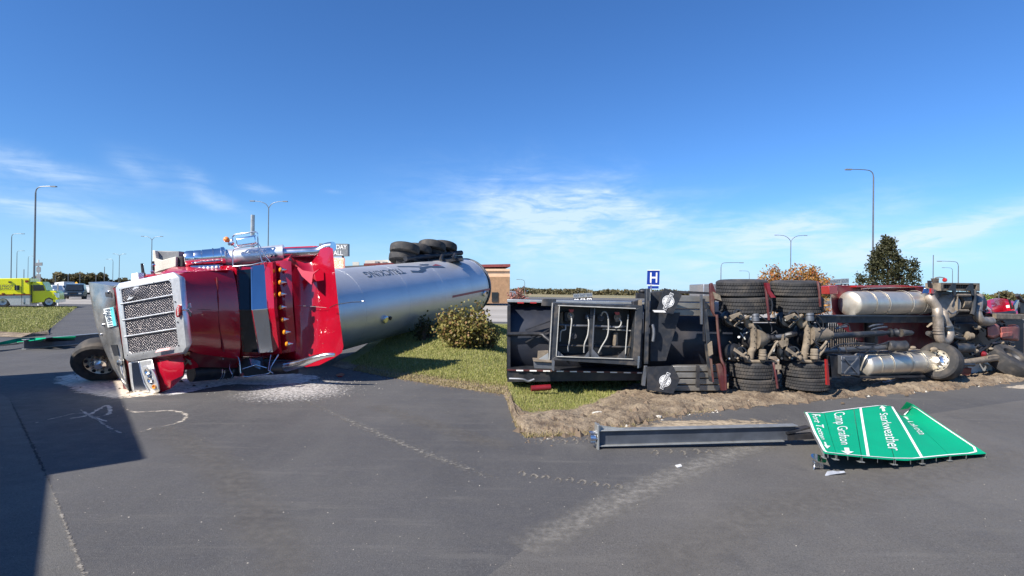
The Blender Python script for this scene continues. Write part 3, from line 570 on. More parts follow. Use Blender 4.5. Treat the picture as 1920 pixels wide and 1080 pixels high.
def pq(pts, d, off=-.006): return quad(P(*pts[3], d), P(*pts[2], d), P(*pts[1], d), P(*pts[0], d), Vector((0, off, 0)))   # pts clockwise from top-left
t = thing('hospital_sign', 'blue hospital sign with a white H on a post behind the trailer', 'sign', (P(1226, 540, 20).x, 20, 0)); xx = P(1226, 540, 20).x
MB().cyl((xx - .1, 20.03, 0), (xx - .1, 20.03, 2.3), .035, n=8).build('post', M['galv'], t)
signbox('plate', [(1214, 506.5), (1237, 506.5), (1236, 535), (1213, 534)], 20, 'blue', t, .02); text('H', pq([(1219, 511), (1232.5, 511), (1232, 530), (1218.5, 530)], 20), 'letter', M['print'], t)
for k, (q, nm) in enumerate((([(1213.6, 506), (1237.6, 506), (1237.5, 507.3), (1213.5, 507.3)], 'rim'), ([(1213, 533.5), (1236.5, 534.5), (1236.5, 535.6), (1213, 534.8)], 'rim'))): signbox(nm, q, 19.98, 'print', t, .01)
signbox('lower_plate', [(1215, 536.5), (1235, 536.5), (1235, 541), (1215, 541)], 20, 'blue', t, .02)
def route(px0, py0, sc, d, lb):
    t = thing('route_sign', lb, 'sign', (P(px0 + 18 * sc, 540, d).x, d, 0)); xx = t.location.x
    zt = P(px0, py0 + 4 * sc, d).z
    for q_ in (-.3, .3): MB().cyl((xx + q_, d + .05, 0), (xx + q_, d + .05, zt), .04, n=6).build('post', M['galv'], t)
    w = 12 * sc
    for i, (a, b) in enumerate((('NORTH', '20'), ('EAST', '2'), ('SOUTH', '20'))):
        x = px0 + i * w; y = py0 - i * .8 * sc
        signbox('direction_plate', [(x, y), (x + w - .3, y - .5), (x + w - .3, y + 7 * sc), (x, y + 7.5 * sc)], d, 'galv', t, .02); text(a, pq([(x + 1, y + 1.3 * sc), (x + w - 1.3, y + 1), (x + w - 1.3, y + 5.7 * sc), (x + 1, y + 6 * sc)], d), 'lettering', M['navy'], t)
        signbox('shield_plate', [(x, y + 8 * sc), (x + w - .3, y + 7.6 * sc), (x + w - .3, y + 20 * sc), (x, y + 20 * sc)], d, 'blackclean', t, .02)
        signbox('shield', [(x + 1.2, y + 10.5 * sc), (x + 3, y + 9 * sc), (x + w / 2, y + 10 * sc), (x + w - 3, y + 9 * sc), (x + w - 1.4, y + 10.5 * sc), (x + w - 1.2, y + 16 * sc), (x + w / 2, y + 19.5 * sc), (x + 1, y + 16 * sc)], d - .012, 'print', t, .006)
        text(b, pq([(x + 2.6, y + 11 * sc), (x + w - 2.6, y + 11 * sc), (x + w - 2.6, y + 16.5 * sc), (x + 2.6, y + 16.5 * sc)], d, -.02), 'number', M['blackclean'], t)
route(1075, 551, 1.0, 30, 'route signs reading 20, 2 and 20 seen over the dark trailer'); route(1547, 524.5, 1.25, 32, 'grey direction plates reading NORTH EAST SOUTH left of the red cab')
# hall sign
t = thing('roadside_sign', 'grey letter board reading HOLIDAY MALL above a red screen', 'sign', (P(625, 540, 34).x, 34, 0))
signbox('letter_board', [(598, 456.5), (652, 457), (652, 480), (598, 480)], 34, 'signgrey', t, .4)
text('HOLIDAY', pq([(608, 459), (650.5, 459), (650.5, 467.5), (608, 467.5)], 34, -.02), 'lettering', M['print'], t); text('MALL', pq([(618, 470), (643, 470), (643, 478.5), (618, 478.5)], 34, -.02), 'lettering', M['print'], t)
MB().px([(641, 480), (643.4, 480), (643.4, 575), (641, 575)], 34.1, .2).build('post', M['black'], t); MB().px([(600, 480), (602.4, 480), (602.4, 575), (600, 575)], 34.1, .2).build('post', M['black'], t)
signbox('screen', [(602, 483.5), (644, 483.5), (644, 503), (602, 503)], 34, 'led', t, .3)
signbox('small_board', [(602, 504.5), (642, 504.5), (642, 510), (602, 510)], 34, 'white', t, .2)
# buildings
FACE = 700
b = thing('shop_building', 'long tan and brown shopping building with maroon coping behind the silver tanker', 'building', (P(840, 540, 62).x, 66, 0))
MB().px([(738, 505), (956, 505), (956, 545), (738, 545)], 62, 8, 850).build('upper_wall', M['tan'], b); MB().px([(738, 504), (956, 504), (956, 508), (738, 508)], 61.8, .3, 850).build('trim', M['tan'], b)
MB().px([(735, 499), (957, 495), (957, 500), (735, 504.5)], 61.7, 8.5, 850).build('coping', M['roofm'], b)
MB().px([(739, 519), (955.5, 519), (955.5, 569), (739, 569)], 61.9, .3, 850).build('brick_wall', M['brown'], b); MB().px([(908, 496), (914, 496), (914, 500), (908, 500)], 64, 1).build('roof_vent', M['black'], b)
for k in range(7):
    x = 748 + k * 29; MB().px([(x, 548), (x + 12, 548), (x + 12, 566), (x, 566)], 61.8, .12, 850).build('window', M['carglass'], b)
b = thing('restaurant_building', 'cream building with maroon band and rooftop units left of the trailer tyres', 'building', (P(712, 540, 80).x, 86, 0))
MB().px([(683, 497), (740, 495), (740, 566), (683, 566)], 80, 12, FACE).build('wall', M['tan'], b); MB().px([(682, 494), (741, 492.5), (741, 496.5), (682, 498)], 79.7, 12.6, FACE).build('band', M['roofm'], b)
MB().px([(684, 488.5), (728, 487), (728, 493.2), (684, 494.4)], 81, 10, FACE).build('parapet', M['cream'], b)
for x, y, w, h in ((703, 490, 6, 4), (717, 491, 7, 3), (729, 480, 4, 13)): MB().px([(x, y), (x + w, y), (x + w, y + h), (x, y + h)], 80.6, 1).build('rooftop_unit', M['cream' if h > 10 else 'signgrey'], b)
b = thing('grey_roof_building', 'low building with a long grey roof right of the red screen', 'building', (P(663, 540, 95).x, 100, 0))
MB().px([(640, 499), (684, 497), (692, 508), (640, 508)], 94, 10, FACE).build('roof', M['roofg'], b); MB().px([(642, 508), (690, 508), (690, 562), (642, 562)], 95, 8, FACE).build('wall', M['cream'], b); MB().px([(661, 491), (673, 491), (673, 498), (661, 498)], 96, 2, FACE).build('rooftop_unit', M['cream'], b)
FACE = 95
b = thing('fuel_station', 'low store with a green canopy far behind the ambulance cab', 'building', (P(95, 540, 170).x, 172, 0))
MB().px([(75, 528), (90, 528), (90, 534), (75, 534)], 168, 8, FACE).build('canopy', M['greenr'], b); MB().px([(78, 533), (118, 528), (118, 547), (78, 547)], 176, 12, FACE).build('wall', M['roofg'], b)
for x in (78, 87): MB().px([(x, 534), (x + .6, 534), (x + .6, 550), (x, 550)], 168.5, .4).build('column', M['white'], b)
for k, (x0, x1, y0, c, lb) in enumerate(((180, 212, 534, 'tan', 'low pale store far off right of the jeep'), (212, 262, 531, 'greenr', 'green roofed store far off above the bumper'), (150, 178, 533, 'white', 'white store far off behind the jeep'))):
    b = thing('far_store', lb, 'building', (P(x0, 540, 210).x, 214, 0)); MB().px([(x0, y0 + 3), (x1, y0 + 3), (x1, 549), (x0, 549)], 210, 12, 200).build('wall', M['tan' if c == 'greenr' else c], b); MB().px([(x0 - 1, y0), (x1 + 1, y0), (x1 + 1, y0 + 3), (x0 - 1, y0 + 3)], 209.5, 13, 200).build('roof', M[c if c == 'greenr' else 'roofg'], b)
t = thing('yellow_sign', 'small yellow warning sign above the dark jeep', 'sign', (P(143, 540, 120).x, 120, 0)); MB().px([(140, 531), (143, 528), (146, 531), (143, 535)], 120, .05).build('plate', M['yellowsign'], t); MB().px([(142.7, 535), (143.3, 535), (143.3, 554), (142.7, 554)], 120, .08).build('post', M['galv'], t)
# trees
def leaves(name, pts, size, mt, parent, sq=1.0):
    n = len(pts); c = np.array(pts); a = rng.normal(size=(n, 3)); a /= np.linalg.norm(a, axis=1)[:, None]; b_ = np.cross(a, rng.normal(size=(n, 3))); b_ /= np.linalg.norm(b_, axis=1)[:, None]
    s = size * rng.uniform(.6, 1.3, (n, 1)); V = np.zeros((n * 4, 3)); V[0::4] = c - a * s; V[1::4] = c - b_ * s * .55 * sq; V[2::4] = c + a * s; V[3::4] = c + b_ * s * .55 * sq
    m = MB(); m.v = [Vector(v) for v in V.tolist()]; m.f = [(4 * i, 4 * i + 1, 4 * i + 2, 4 * i + 3) for i in range(n)]
    return m.build(name, mt, parent, flat=True, norm=False)
def inball(c, r, n, sc=(1, 1, 1), shell=.55):
    out = []
    for _ in range(n):
        v = Vector((random.gauss(0, 1), random.gauss(0, 1), random.gauss(0, 1))).normalized() * r * (shell + (1 - shell) * random.random()); out.append((c[0] + v.x * sc[0], c[1] + v.y * sc[1], c[2] + v.z * sc[2]))
    return out
# evergreen with several leaders
d = 42; t = thing('evergreen_tree', 'dark evergreen tree with an uneven top beside the tall lamp', 'tree', (P(1664, 540, d).x, d, 0)); k = d / F
MB().tube([(t.location.x, d, 0), (t.location.x + .05, d, 2.2), (t.location.x, d, 4.6)], [.2, .05], sm=3).build('trunk', M['bark'], t)
pts = []; limb = MB()
def spire(px, top, base, wbase, n):
    for _ in range(n):
        h = random.random() ** .8; y = lerp(base, top, h); w = wbase * (1 - h) ** .8 * (.55 + .5 * abs(math.sin(h * 17 + px))) + 2.5; a = random.uniform(0, 2 * math.pi); r = w * (.6 + .5 * random.random())
        c = P(px, y, d) + Vector((math.cos(a) * r * k, math.sin(a) * r * k, 0))
        for _ in range(9): pts.append(tuple(c + Vector((random.gauss(0, .13), random.gauss(0, .13), random.gauss(0, .13)))))
        if random.random() < .25: limb.tube([P(px, y + 6, d), c], [.03, .01], n=4)
for a in ((1661, 446, 560, 42, 400), (1642, 472, 560, 30, 180), (1690, 482, 560, 26, 170), (1712, 488, 560, 16, 90), (1672, 450, 500, 9, 60), (1613, 517, 560, 10, 50), (1650, 460, 520, 12, 60)): spire(*a)
leaves('crown', pts, .1, M['spruce'], t); limb.build('limbs', M['bark'], t)
# autumn tree
def deciduous(px, base_d, top, rx, ry, cy, n, size, mt, label, twigs=70):
    d = base_d; k = d / F; x = P(px, 540, d).x; t = thing('autumn_tree', label, 'tree', (x, d, 0)); zc = P(px, cy, d).z; w = MB()
    w.tube([(x, d, 0), (x + .03, d, zc * .6)], [.09, .06]); out = []
    for i in range(twigs):
        a = random.uniform(0, 2 * math.pi); e = random.uniform(-.5, 1.45); r = random.uniform(.75, 1.02); tip = Vector((x + math.cos(a) * math.cos(e) * rx * k * r, d + math.sin(a) * math.cos(e) * rx * k * r, zc + math.sin(e) * ry * k * r))
        s = Vector((x, d, zc * random.uniform(.45, .8))); mid = s.lerp(tip, .5) + Vector((random.gauss(0, .06), random.gauss(0, .06), random.uniform(0, .12))); w.tube([s, mid, tip], [.022, .006], n=4, sm=2)
        for _ in range(n // twigs):
            q = random.random() ** .6; c = s.lerp(tip, q) if q < .5 else mid.lerp(tip, (q - .5) * 2); out.append((c.x + random.gauss(0, .09), c.y + random.gauss(0, .09), c.z + random.gauss(0, .09)))
    w.build('limbs', M['barkg'], t); leaves('crown', out, size, mt, t); return t
deciduous(1512, 22, 490, 50, 70, 562, 9000, .055, M['autumn'], 'orange autumn tree with thin twigs behind the axles', 110); deciduous(1450, 26, 498, 34, 52, 548, 4600, .06, M['autumn'], 'small orange autumn tree left of the larger one', 40)
deciduous(972, 24, 540, 20, 32, 572, 1500, .05, M['pinkleaf'], 'pinkish autumn tree at the tail of the dark trailer', 40)
t = deciduous(1846, 16, 556, 13, 18, 574, 900, .04, M['green'], 'small green shrub behind the torn red hood', 20); t['category'] = 'shrub'; t.name = 'shrub'
# bush before the tanker
def bush(cx, base_py, d, w, h, n, size, mt, label, z0, lean=0):
    x = P(cx, 540, d).x; k = d / F; t = thing('bush', label, 'bush', (x, d, z0)); w_ = MB(); out = []
    for i in range(60):
        a = random.uniform(0, 2 * math.pi); r = random.random() ** .5; hh = h * k * (1 - .45 * r ** 2) * random.uniform(.75, 1.05) * (1 + .25 * math.sin(i)); tip = Vector((x + math.cos(a) * r * w * k, d + math.sin(a) * r * w * k * .6, z0 + hh)); s = Vector((x + math.cos(a) * .4 * r * w * k, d + .2 * math.sin(a), z0 - .02))
        mid = s.lerp(tip, .5) + Vector((random.gauss(0, .04), random.gauss(0, .04), 0)); w_.tube([s, mid, tip], [.014, .004], n=4, sm=2)
        for _ in range(n // 60): q = .12 + .9 * random.random() ** .7; c = s.lerp(tip, q); out.append((c.x + random.gauss(0, .07), c.y + random.gauss(0, .07), c.z + random.gauss(0, .06)))
    w_.build('stems', M['bark'], t); leaves('foliage', out, size, mt, t, 1.4); return t
dB = 13.6
def bz(px, py): # ground height under a pixel at depth
    return CH - (py - HY) / F * dB
zb = lawn_z(P(862, 540, dB).x, dB)
bush(870, 630, dB, 60, 72, 5200, .038, M['bush'], 'low bush with yellow green leaves in front of the silver tanker', zb); bush(915, 615, dB + .4, 26, 45, 700, .036, M['bush'], 'straggly yellow bush end at the right of the low bush', lawn_z(P(915, 540, dB).x, dB + .4))
bush(796, 640, 14.9, 22, 40, 700, .034, M['shadeleaf'], 'bush with shade worked into its leaf colour under the belly of the silver tanker', lawn_z(P(796, 540, 14.9).x, 14.9))
# far wood
def wood(p0, p1, h, n, dist, lb):
    out = []
    for _ in range(n):
        px = random.uniform(p0, p1); hh = h(px) ; c = PH(px, 600, 0); u = Vector((c.x, c.y, 0)).normalized(); q = u * (dist + random.uniform(-9, 9)); out.append((q.x, q.y, random.random() ** .8 * hh))
    o = leaves('far_wood', out, .95, M['farwood'], None); o['kind'] = 'stuff'; tag(o, lb, 'wood')
wood(60, 305, lambda p: 5.2 + 1.6 * nse.noise(Vector((p * .05, 0, 0))) + 1.2 * nse.noise(Vector((p * .2, 3, 0))) + (1.2 if 100 < p < 200 else -1), 7000, 300, 'distant brown green wood along the horizon at the left')
wood(300, 1960, lambda p: 3.0 + 1.8 * nse.noise(Vector((p * .03, 0, 7))), 16000, 320, 'thin dark tree belt on the horizon behind the wrecks')

# vehicles far away -------------------------------------------------
def wheel(parent, c, ax, r, w, rim='chromed', tyre='rubber', nuts=True, name='wheel', rr=.56):
    c = Vector(c); ax = Vector(ax).normalized(); o = MB().lathe(c - ax * w * .42, ax, [(0, .02), (0, r * .2), (w * .55, r * .24), (w * .62, r * .42), (w * .8, rr * r), (w * .86, rr * r * 1.02)], 24, False).build(name, M[rim], parent)
    o['_o'] = parent['_o']; MB().lathe(c - ax * w / 2, ax, [(0, rr * r), (0, r * .88), (w * .1, r * .97), (w * .3, r), (w * .7, r), (w * .9, r * .97), (w, r * .88), (w, rr * r), (w * .9, rr * r * .96), (w * .1, rr * r * .96), (0, rr * r)], 28, False).build('tyre', M[tyre], o)
    return o
def car(px, py, yaw, label, m='darkcar', L=4.6, Wd=1.85, H=1.75, kind='car', group=None):
    p = PH(px, py, 0); t = thing('parked_car', label, kind, tuple(p), group or 'cars parked across the road'); R = Matrix.Rotation(yaw, 3, 'Z')
    def w(x, y, z): return p + R @ Vector((x, y, z))
    prof = [(-L / 2, .35), (-L / 2, .95), (-L * .42, 1.0), (-L * .38, H * .95), (-L * .1, H), (L * .12, H * .95), (L * .24, 1.05), (L * .48, .95), (L / 2, .75), (L / 2, .35)]
    MB().rings([[w(x, -Wd / 2 * (.86 if z > 1.1 else 1), z) for x, z in prof], [w(x, Wd / 2 * (.86 if z > 1.1 else 1), z) for x, z in prof]]).build('body', M[m], t, bev=.05)
    for s in (-1, 1):
        y = s * Wd / 2 * .9; MB().slab([w(-L * .34, y, 1.08), w(-L * .33, y * .97, H * .88), w(L * .1, y * .97, H * .88), w(L * .2, y, 1.08)], R @ Vector((0, s * .03, 0))).build('side_window', M['carglass'], t)
        for x in (-L * .31, L * .31): wheel(t, w(x, s * (Wd / 2 - .1), .33), R @ Vector((0, s, 0)), .34, .24)
        MB().box(w(L / 2 - .02, s * Wd * .34, .72), (.08, .3, .16), R).build('headlight', M['lens'], t)
    MB().slab([w(L * .14, -Wd * .38, H * .9), w(L * .14, Wd * .38, H * .9), w(L * .245, Wd * .42, 1.08), w(L * .245, -Wd * .42, 1.08)], R @ Vector((.03, 0, .02))).build('windscreen', M['carglass'], t)
    MB().box(w(L / 2 + .02, 0, .72), (.05, Wd * .36, .2), R).build('grille', M['blackclean'], t); MB().box(w(L / 2, 0, .42), (.12, Wd * .95, .16), R).build('front_bumper', M['black'], t)
    return t
car(141, 560.5, -1.0, 'dark blue off road vehicle facing the camera on the pale road', 'darkcar', 4.4, 2.0, 1.95)
for i, (x, y, w_, m, lb) in enumerate(((92, 553, 2.9, 'whitecar', 'white car far off behind the ambulance bonnet'), (116, 552, .1, 'silver', 'silver car behind the white trailer'), (166, 552, .2, 'whitecar', 'white pickup far off between jeep and bumper'), (176, 549, 0, 'redcar', 'small red car far off right of the jeep'), (158, 550, 1.4, 'silver', 'silver car just behind the jeep'), (936, 571, .1, 'darkcar', 'dark car right of the tanker tail by the brown building'), (944, 566, 3.0, 'silver', 'silver car behind the dark car by the brown building'), (186, 552, 1.2, 'darkcar', 'dark car far off beside the bumper'))): car(x, y, w_, lb, m)
t = thing('box_trailer', 'white box trailer parked far off left of the jeep', 'trailer', tuple(PH(112, 552, 0))); d = t.location.y
MB().px([(102, 530), (120, 528), (120, 547), (102, 547)], d, 2.5).build('box', M['white'], t, bev=.06); wheel(t, P(107, 549, d + .2), (0, -1, 0), .4, .3); wheel(t, P(115, 549, d + .2), (0, -1, 0), .4, .3)
def onplane(x, y, d, face):
    n = ray(face, 545).copy(); n.z = 0; n.normalize(); c = P(face, 545, d); r = ray(x, y); o_ = Vector((0, 0, CH)); return o_ + r * ((c - o_).dot(n) / r.dot(n)), n
def pqf(pts, d, face):
    q = [onplane(x, y, d - .02, face)[0] for x, y in pts]; return quad(q[3], q[2], q[1], q[0])
# ambulance
d = 46; A = thing('ambulance', 'fluorescent yellow ambulance with tread plate skirt at the left edge', 'ambulance', (P(30, 540, d).x, d + 1.2, 0))
MB().px([(-70, 523), (56, 521.5), (57, 553), (-70, 555)], d, 2.5, 400).build('box_body', M['yellow'], A, bev=.05); MB().px([(-70, 554.5), (57, 553), (57, 571), (20, 572), (17, 566), (12, 561), (5, 559.5), (-2, 561), (-7, 566), (-9, 573), (-70, 574)], d + .02, 2.4, 400).build('skirt', M['tread'], A)
MB().px([(-70, 553), (57, 551.2), (57, 553.4), (-70, 555.4)], d - .03, .03, 400).build('stripe', M['stripe'], A)
MB().px([(57, 533), (62, 528.5), (79, 528.5), (84, 536), (87, 545), (104, 545.5), (108, 549), (109, 561), (109, 567), (99, 567), (98, 561), (92, 558.5), (86, 561), (83, 567), (57, 568)], d + .25, 2.0, 400).build('cab', M['yellow'], A, bev=.05)
MB().px([(57, 531), (60, 528.2), (67, 528.4), (66, 533), (58, 534)], d + .5, 1.5, 400).build('light_bar', M['orange'], A)
MB().px([(62, 534.5), (81, 534), (84, 545), (62, 545.5)], d + .22, .06, 400).build('cab_window', M['carglass'], A); MB().px([(57, 534), (60.5, 534), (60.5, 566), (57, 566)], d + .2, .05, 400).build('pillar', M['darkcar'], A)
MB().px([(27, 535), (36, 535), (36, 544), (27, 544)], d - .04, .05, 400).build('box_window', M['blackclean'], A); MB().px([(31.2, 535), (31.8, 535), (31.8, 544), (31.2, 544)], d - .06, .03, 400).build('window_bar', M['galv'], A)
MB().px([(47, 525.5), (53, 525.5), (53, 529.5), (47, 529.5)], d - .05, .06, 400).build('marker_light', M['stripe'], A); MB().px([(15.5, 527.5), (21, 527.5), (21, 530), (15.5, 530)], d - .05, .06, 400).build('marker_light', M['black'], A); MB().px([(3, 549.5), (8, 549.5), (8, 551.6), (3, 551.6)], d - .05, .06, 400).build('marker_light', M['stripe'], A)
for x in (40.2, 56): MB().px([(x, 523.5), (x + .5, 523.5), (x + .5, 571), (x, 571)], d - .02, .02, 400).build('door_seam', M['black'], A)
for x, y in ((44, 549), (25, 550.5), (44, 567)): MB().px([(x, y), (x + 1.5, y), (x + 1.5, y + 3), (x, y + 3)], d - .04, .04, 400).build('door_handle', M['black'], A)
text('LAKE REGION', pqf([(-10, 534), (24, 533.5), (24, 537.5), (-10, 538)], d, 400), 'lettering', M['navy'], A); text('AMBULANCE', pqf([(-10, 539.5), (22, 539), (22, 542.5), (-10, 543)], d, 400), 'lettering', M['navy'], A)
for x_, o_2 in ((92, .3), (5, .1)): pp, nn = onplane(x_, 566, d + o_2, 400); wheel(A, pp + nn * .1, -nn, .43, .3, 'white')
MB().px([(104, 562), (111, 562), (111, 567), (104, 568)], d + .2, 2.1, 400).build('front_bumper', M['chromed'], A); MB().px([(100, 548.5), (108.5, 549.5), (109.5, 558), (106, 558)], d + .24, .3, 400).build('grille', M['chromed'], A)
# the box truck whose shadow falls on the lower left
def shadow_src(px, py, h):
    g = PH(px, py, 0); return g + sd * (h / sd.z)
a = shadow_src(235, 752, 3.5); b_ = shadow_src(280, 860, 3.5); e = (b_ - a); e.z = 0; e.normalize(); nrm = Vector((-abs(e.y), -abs(e.x), 0)).normalized()
t = thing('box_truck', 'white box truck parked out of frame whose shadow falls at the lower left', 'truck', tuple((a + b_) / 2 + nrm * 1.2 - Vector((0, 0, 3.5))))
def wv(p, z): return Vector((p.x, p.y, z))
a2 = a - e * 4.0 ; MB().slab([wv(a2, .9), wv(b_, .9), wv(b_ + nrm * 2.5, .9), wv(a2 + nrm * 2.5, .9)], (0, 0, 2.6)).build('cargo_box', M['white'], t, bev=.04)
c1 = shadow_src(95, 905, 2.7); c2 = shadow_src(78, 1080, 2.7); e2 = c2 - c1; e2.z = 0; c3 = c1 + e2 * 2.2
c1 = c1 - e2.normalized() * 1.6
MB().slab([wv(c1, .6), wv(c3, .6), wv(c3 + nrm * 2.1, .6), wv(c1 + nrm * 2.1, .6)], (0, 0, 2.1)).build('cab', M['white'], t, bev=.015)
MB().slab([wv(a2 + nrm * .3, .5), wv(c3 + nrm * .3, .5), wv(c3 + nrm * 2, .5), wv(a2 + nrm * 2, .5)], (0, 0, .35)).build('chassis', M['black'], t)
for q in (a2 + e * .8, b_ - e * 1.2, c3 - e * .8):
    for s in (.25, 2.0): wheel(t, wv(q + nrm * s, .45), nrm * (-1 if s < 1 else 1), .45, .3)
# ================================================================ FALLEN HIGHWAY SIGN (right)
t = thing('fallen_sign', 'green destination sign lying on the asphalt, folded at its far corner, reading Starkweather', 'sign', tuple(PH(1660, 830, 0)))
# far edge and near edge of the sheet, (px, py, height)
TOP = [(1508, 772, .30), (1528, 777.5, .28), (1560, 773, .27), (1600, 766, .26), (1640, 759, .25), (1657, 757.5, .24), (1672, 761, .20), (1690, 768, .12), (1700, 764, .14), (1712, 758, .22)]
BOT = [(1545, 850, .20), (1555, 851, .195), (1580, 853, .18), (1615, 856.5, .15), (1655, 860, .12), (1700, 863, .09), (1730, 860, .08), (1765, 856, .07), (1800, 853, .06), (1850, 850, .05)]
def curve(C, s):
    s = max(0, min(.9999, s)) * (len(C) - 1); i = int(s); f = s - i; a, b = C[i], C[i + 1]
    return tuple(lerp(a[k], b[k], f) for k in range(3))
TS = [0, .1, .22, .34, .48, .58, .68, .80, .87, 1.0]
def sgn(s, tt):
    a = curve(TOP, s); b = curve(BOT, s); A_ = PH(*a); B_ = PH(*b); p = A_.lerp(B_, tt); z = p.z
    if s > .66: p.z -= .10 * math.sin((s - .66) / .34 * math.pi) * (1 - tt) ** 2 - .0
    p.z += .012 * math.sin(s * 9 + tt * 3) * (1 - tt)
    p.z += .012 * math.sin(tt * 9) * (1 - smooth(s / .25))
    return p
SB = [0, .17, .335, .5, .665, .83, 1.0]
for i in range(6):
    s0, s1 = SB[i] + (.0015 if i else 0), SB[i + 1] - .0015
    MB().grid(lambda u, v: sgn(lerp(s0, s1, u), v), 8, 24, (0, 0, -.006)).build('panel', M['sign'], t, ang=50)
    for q, w_ in ((s0 + .002, .05), ((s0 + s1) / 2, .045), (s1 - .002, .05)):
        m = MB(); m.rings([[sgn(q, tt) + Vector((0, 0, -.004)), sgn(q, tt) + Vector((.003, 0, -.004)), sgn(q, tt) + Vector((.003, 0, -w_)), sgn(q, tt) + Vector((0, 0, -w_))] for tt in (0, .15, .3, .45, .6, .75, .9, 1.0)]); m.build('panel_rib', M['galv'], t)
        if q != (s0 + s1) / 2: m = MB(); e = sgn(q, 1.0); m.box(e + Vector((.008 if q < (s0 + s1) / 2 else -.008, .02, -w_)), (.022, .06, .006)); m.build('clip', M['galv'], t)
def up(p): return p + Vector((0, 0, .005))
def line(pts, name='border_line', w=.010):
    m = MB(); vs = []; 
    q = []
    for (s0, t0), (s1, t1) in zip(pts, pts[1:]):
        for k in range(8): q.append((lerp(s0, s1, k / 8), lerp(t0, t1, k / 8)))
    q.append(pts[-1])
    for i, (s, tt) in enumerate(q):
        a = sgn(*q[max(i - 1, 0)]); b = sgn(*q[min(i + 1, len(q) - 1)]); d_ = (b - a).normalized(); sd_ = Vector((d_.y, -d_.x, 0)) * w; p = up(sgn(s, tt)); vs += [p - sd_, p + sd_]
    m.add(vs, [(2 * i, 2 * i + 1, 2 * i + 3, 2 * i + 2) for i in range(len(q) - 1)]); m.build(name, M['print'], t, flat=True)
line([(.04, .012), (.94, .012), (.975, .03), (.985, .1), (.985, .9), (.965, .972), (.93, .988), (.06, .988), (.025, .965), (.012, .9), (.012, .05), (.04, .012)], w=.011)
line([(.37, .015), (.37, .985)], 'divider_line', .012); line([(.665, .015), (.665, .985)], 'divider_line', .012)
def stxt(s, s0, s1, t0, t1, sh=0): text(s, lambda u, v: up(sgn(lerp(s0, s1, v), lerp(t0, t1, u))), 'lettering', M['print'], t, sh, grid=12, fat=-.004)
stxt('Fort Totten', .065, .14, .07, .70); stxt('Camp Grafton', .21, .285, .06, .80); stxt('Starkweather', .48, .555, .2, .88); stxt('Lakota', .755, .825, .26, .60)
def arrow(s, tc, dirn, L_=.075, w=.04):
    pts = [(-1, -.35), (.1, -.35), (.1, -1), (1, 0), (.1, 1), (.1, .35), (-1, .35)]
    MB().add([up(sgn(s + y * w, tc + dirn * x * L_)) for x, y in pts], [(0, 1, 5, 6), (2, 3, 1), (1, 3, 5), (3, 4, 5)]).build('arrow', M['print'], t, flat=True)
arrow(.10, .84, 1); arrow(.255, .925, 1, .06); arrow(.53, .09, -1, .07); arrow(.80, .12, -1, .06)
# flap of the folded corner
MB().slab([PH(1688, 768, .12), PH(1700, 753, .26), PH(1712, 758, .23), PH(1703, 766, .14)], (0, .004, -.004)).build('folded_corner', M['sign'], t)
# the I-beam post
t2 = thing('sign_post', 'galvanised I beam sign post lying on the asphalt, broken at its hinged base', 'sign post', tuple(PH(1120, 845, 0)))
a = PH(1124, 846, 0.0) + Vector((0, .12, .115)); b = PH(1500, 832, .05) + Vector((0, .1, .10))
ax = (b - a).normalized(); sd_ = Vector((0, 0, 1)).cross(ax).normalized(); upv = ax.cross(sd_) * -1 if ax.cross(sd_).z < 0 else ax.cross(sd_)
H_ = .083
MB().beam(a, b, .012, 2 * H_ - .01).build('web', M['webshade'], t2); MB().beam(a + upv * H_, b + upv * H_, .10, .012).build('flange', M['galv'], t2, bev=.002); MB().beam(a - upv * H_, a.lerp(b, .93) - upv * H_, .10, .012).build('flange', M['galv'], t2, bev=.002)
MB().beam(a - ax * .02, a + ax * .0, .14, .30).build('base_plate', M['galv'], t2, bev=.003)
MB().slab([a + upv * H_ + sd_ * -.05 + upv * .008, a + upv * (H_ + .06) + sd_ * -.05, a + upv * (H_ + .06) + sd_ * .05, a + upv * (H_ + .008) + sd_ * .05], ax * .02).build('plate_lip', M['galv'], t2)
MB().slab([a + upv * (H_ + .006), a + upv * (H_ + .05), a + ax * .30 + upv * (H_ + .006)], sd_ * .012).build('gusset', M['galv'], t2)
m = MB(); m.cyl(a - ax * .03, a - ax * .09, .05, n=12)
for k in range(6):
    an = k * 1.05; q = a - ax * .05 + upv * math.sin(an) * .062 + sd_ * math.cos(an) * .062; m.cyl(q + ax * .03, q - ax * .04, .011, n=6)
m.build('coupling', M['chromed'], t2)
m = MB(); m.beam(b - ax * .12, b + ax * .15 + Vector((0, 0, .06)), .09, .02); m.beam(b - ax * .1 - upv * .05, b + ax * .2 - upv * .04, .07, .06); m.build('bracket', M['black'], t2)
# lamp fragment, torn lens and stone
c = PH(1533, 880, 0); t3 = thing('broken_lamp', 'broken round chrome lamp lying by the shadow edge of the green sign', 'lamp', tuple(c))
MB().lathe(c + Vector((0, 0, .085)), (.15, -.35, 1), [(0, .012), (.004, .04), (.012, .062), (.02, .068), (.03, .07), (.03, .055)], 20).build('reflector', M['chrome'], t3); MB().lathe(c + Vector((.004, -.008, .108)), (.15, -.35, 1), [(0, .055), (.004, .02)], 20).build('lens', M['blue'] if 0 else M['lens'], t3)
m = MB(); m.box(c + Vector((-.02, 0, .05)), (.05, .05, .06)); m.box(c + Vector((.035, .01, .045)), (.035, .04, .07)); m.tube([c + Vector((-.04, -.02, .05)), c + Vector((-.055, -.03, 0))], .006, 6); m.build('bracket', M['chromed'], t3, bev=.004)
c = PH(1565, 892, 0); m = MB(); pts = [(-.10, -.02, .0), (-.06, .01, .03), (0, .02, .035), (.03, .02, .028), (.11, .03, .03), (.115, .02, .022), (.03, .01, .012), (-.03, -.0, .006)]
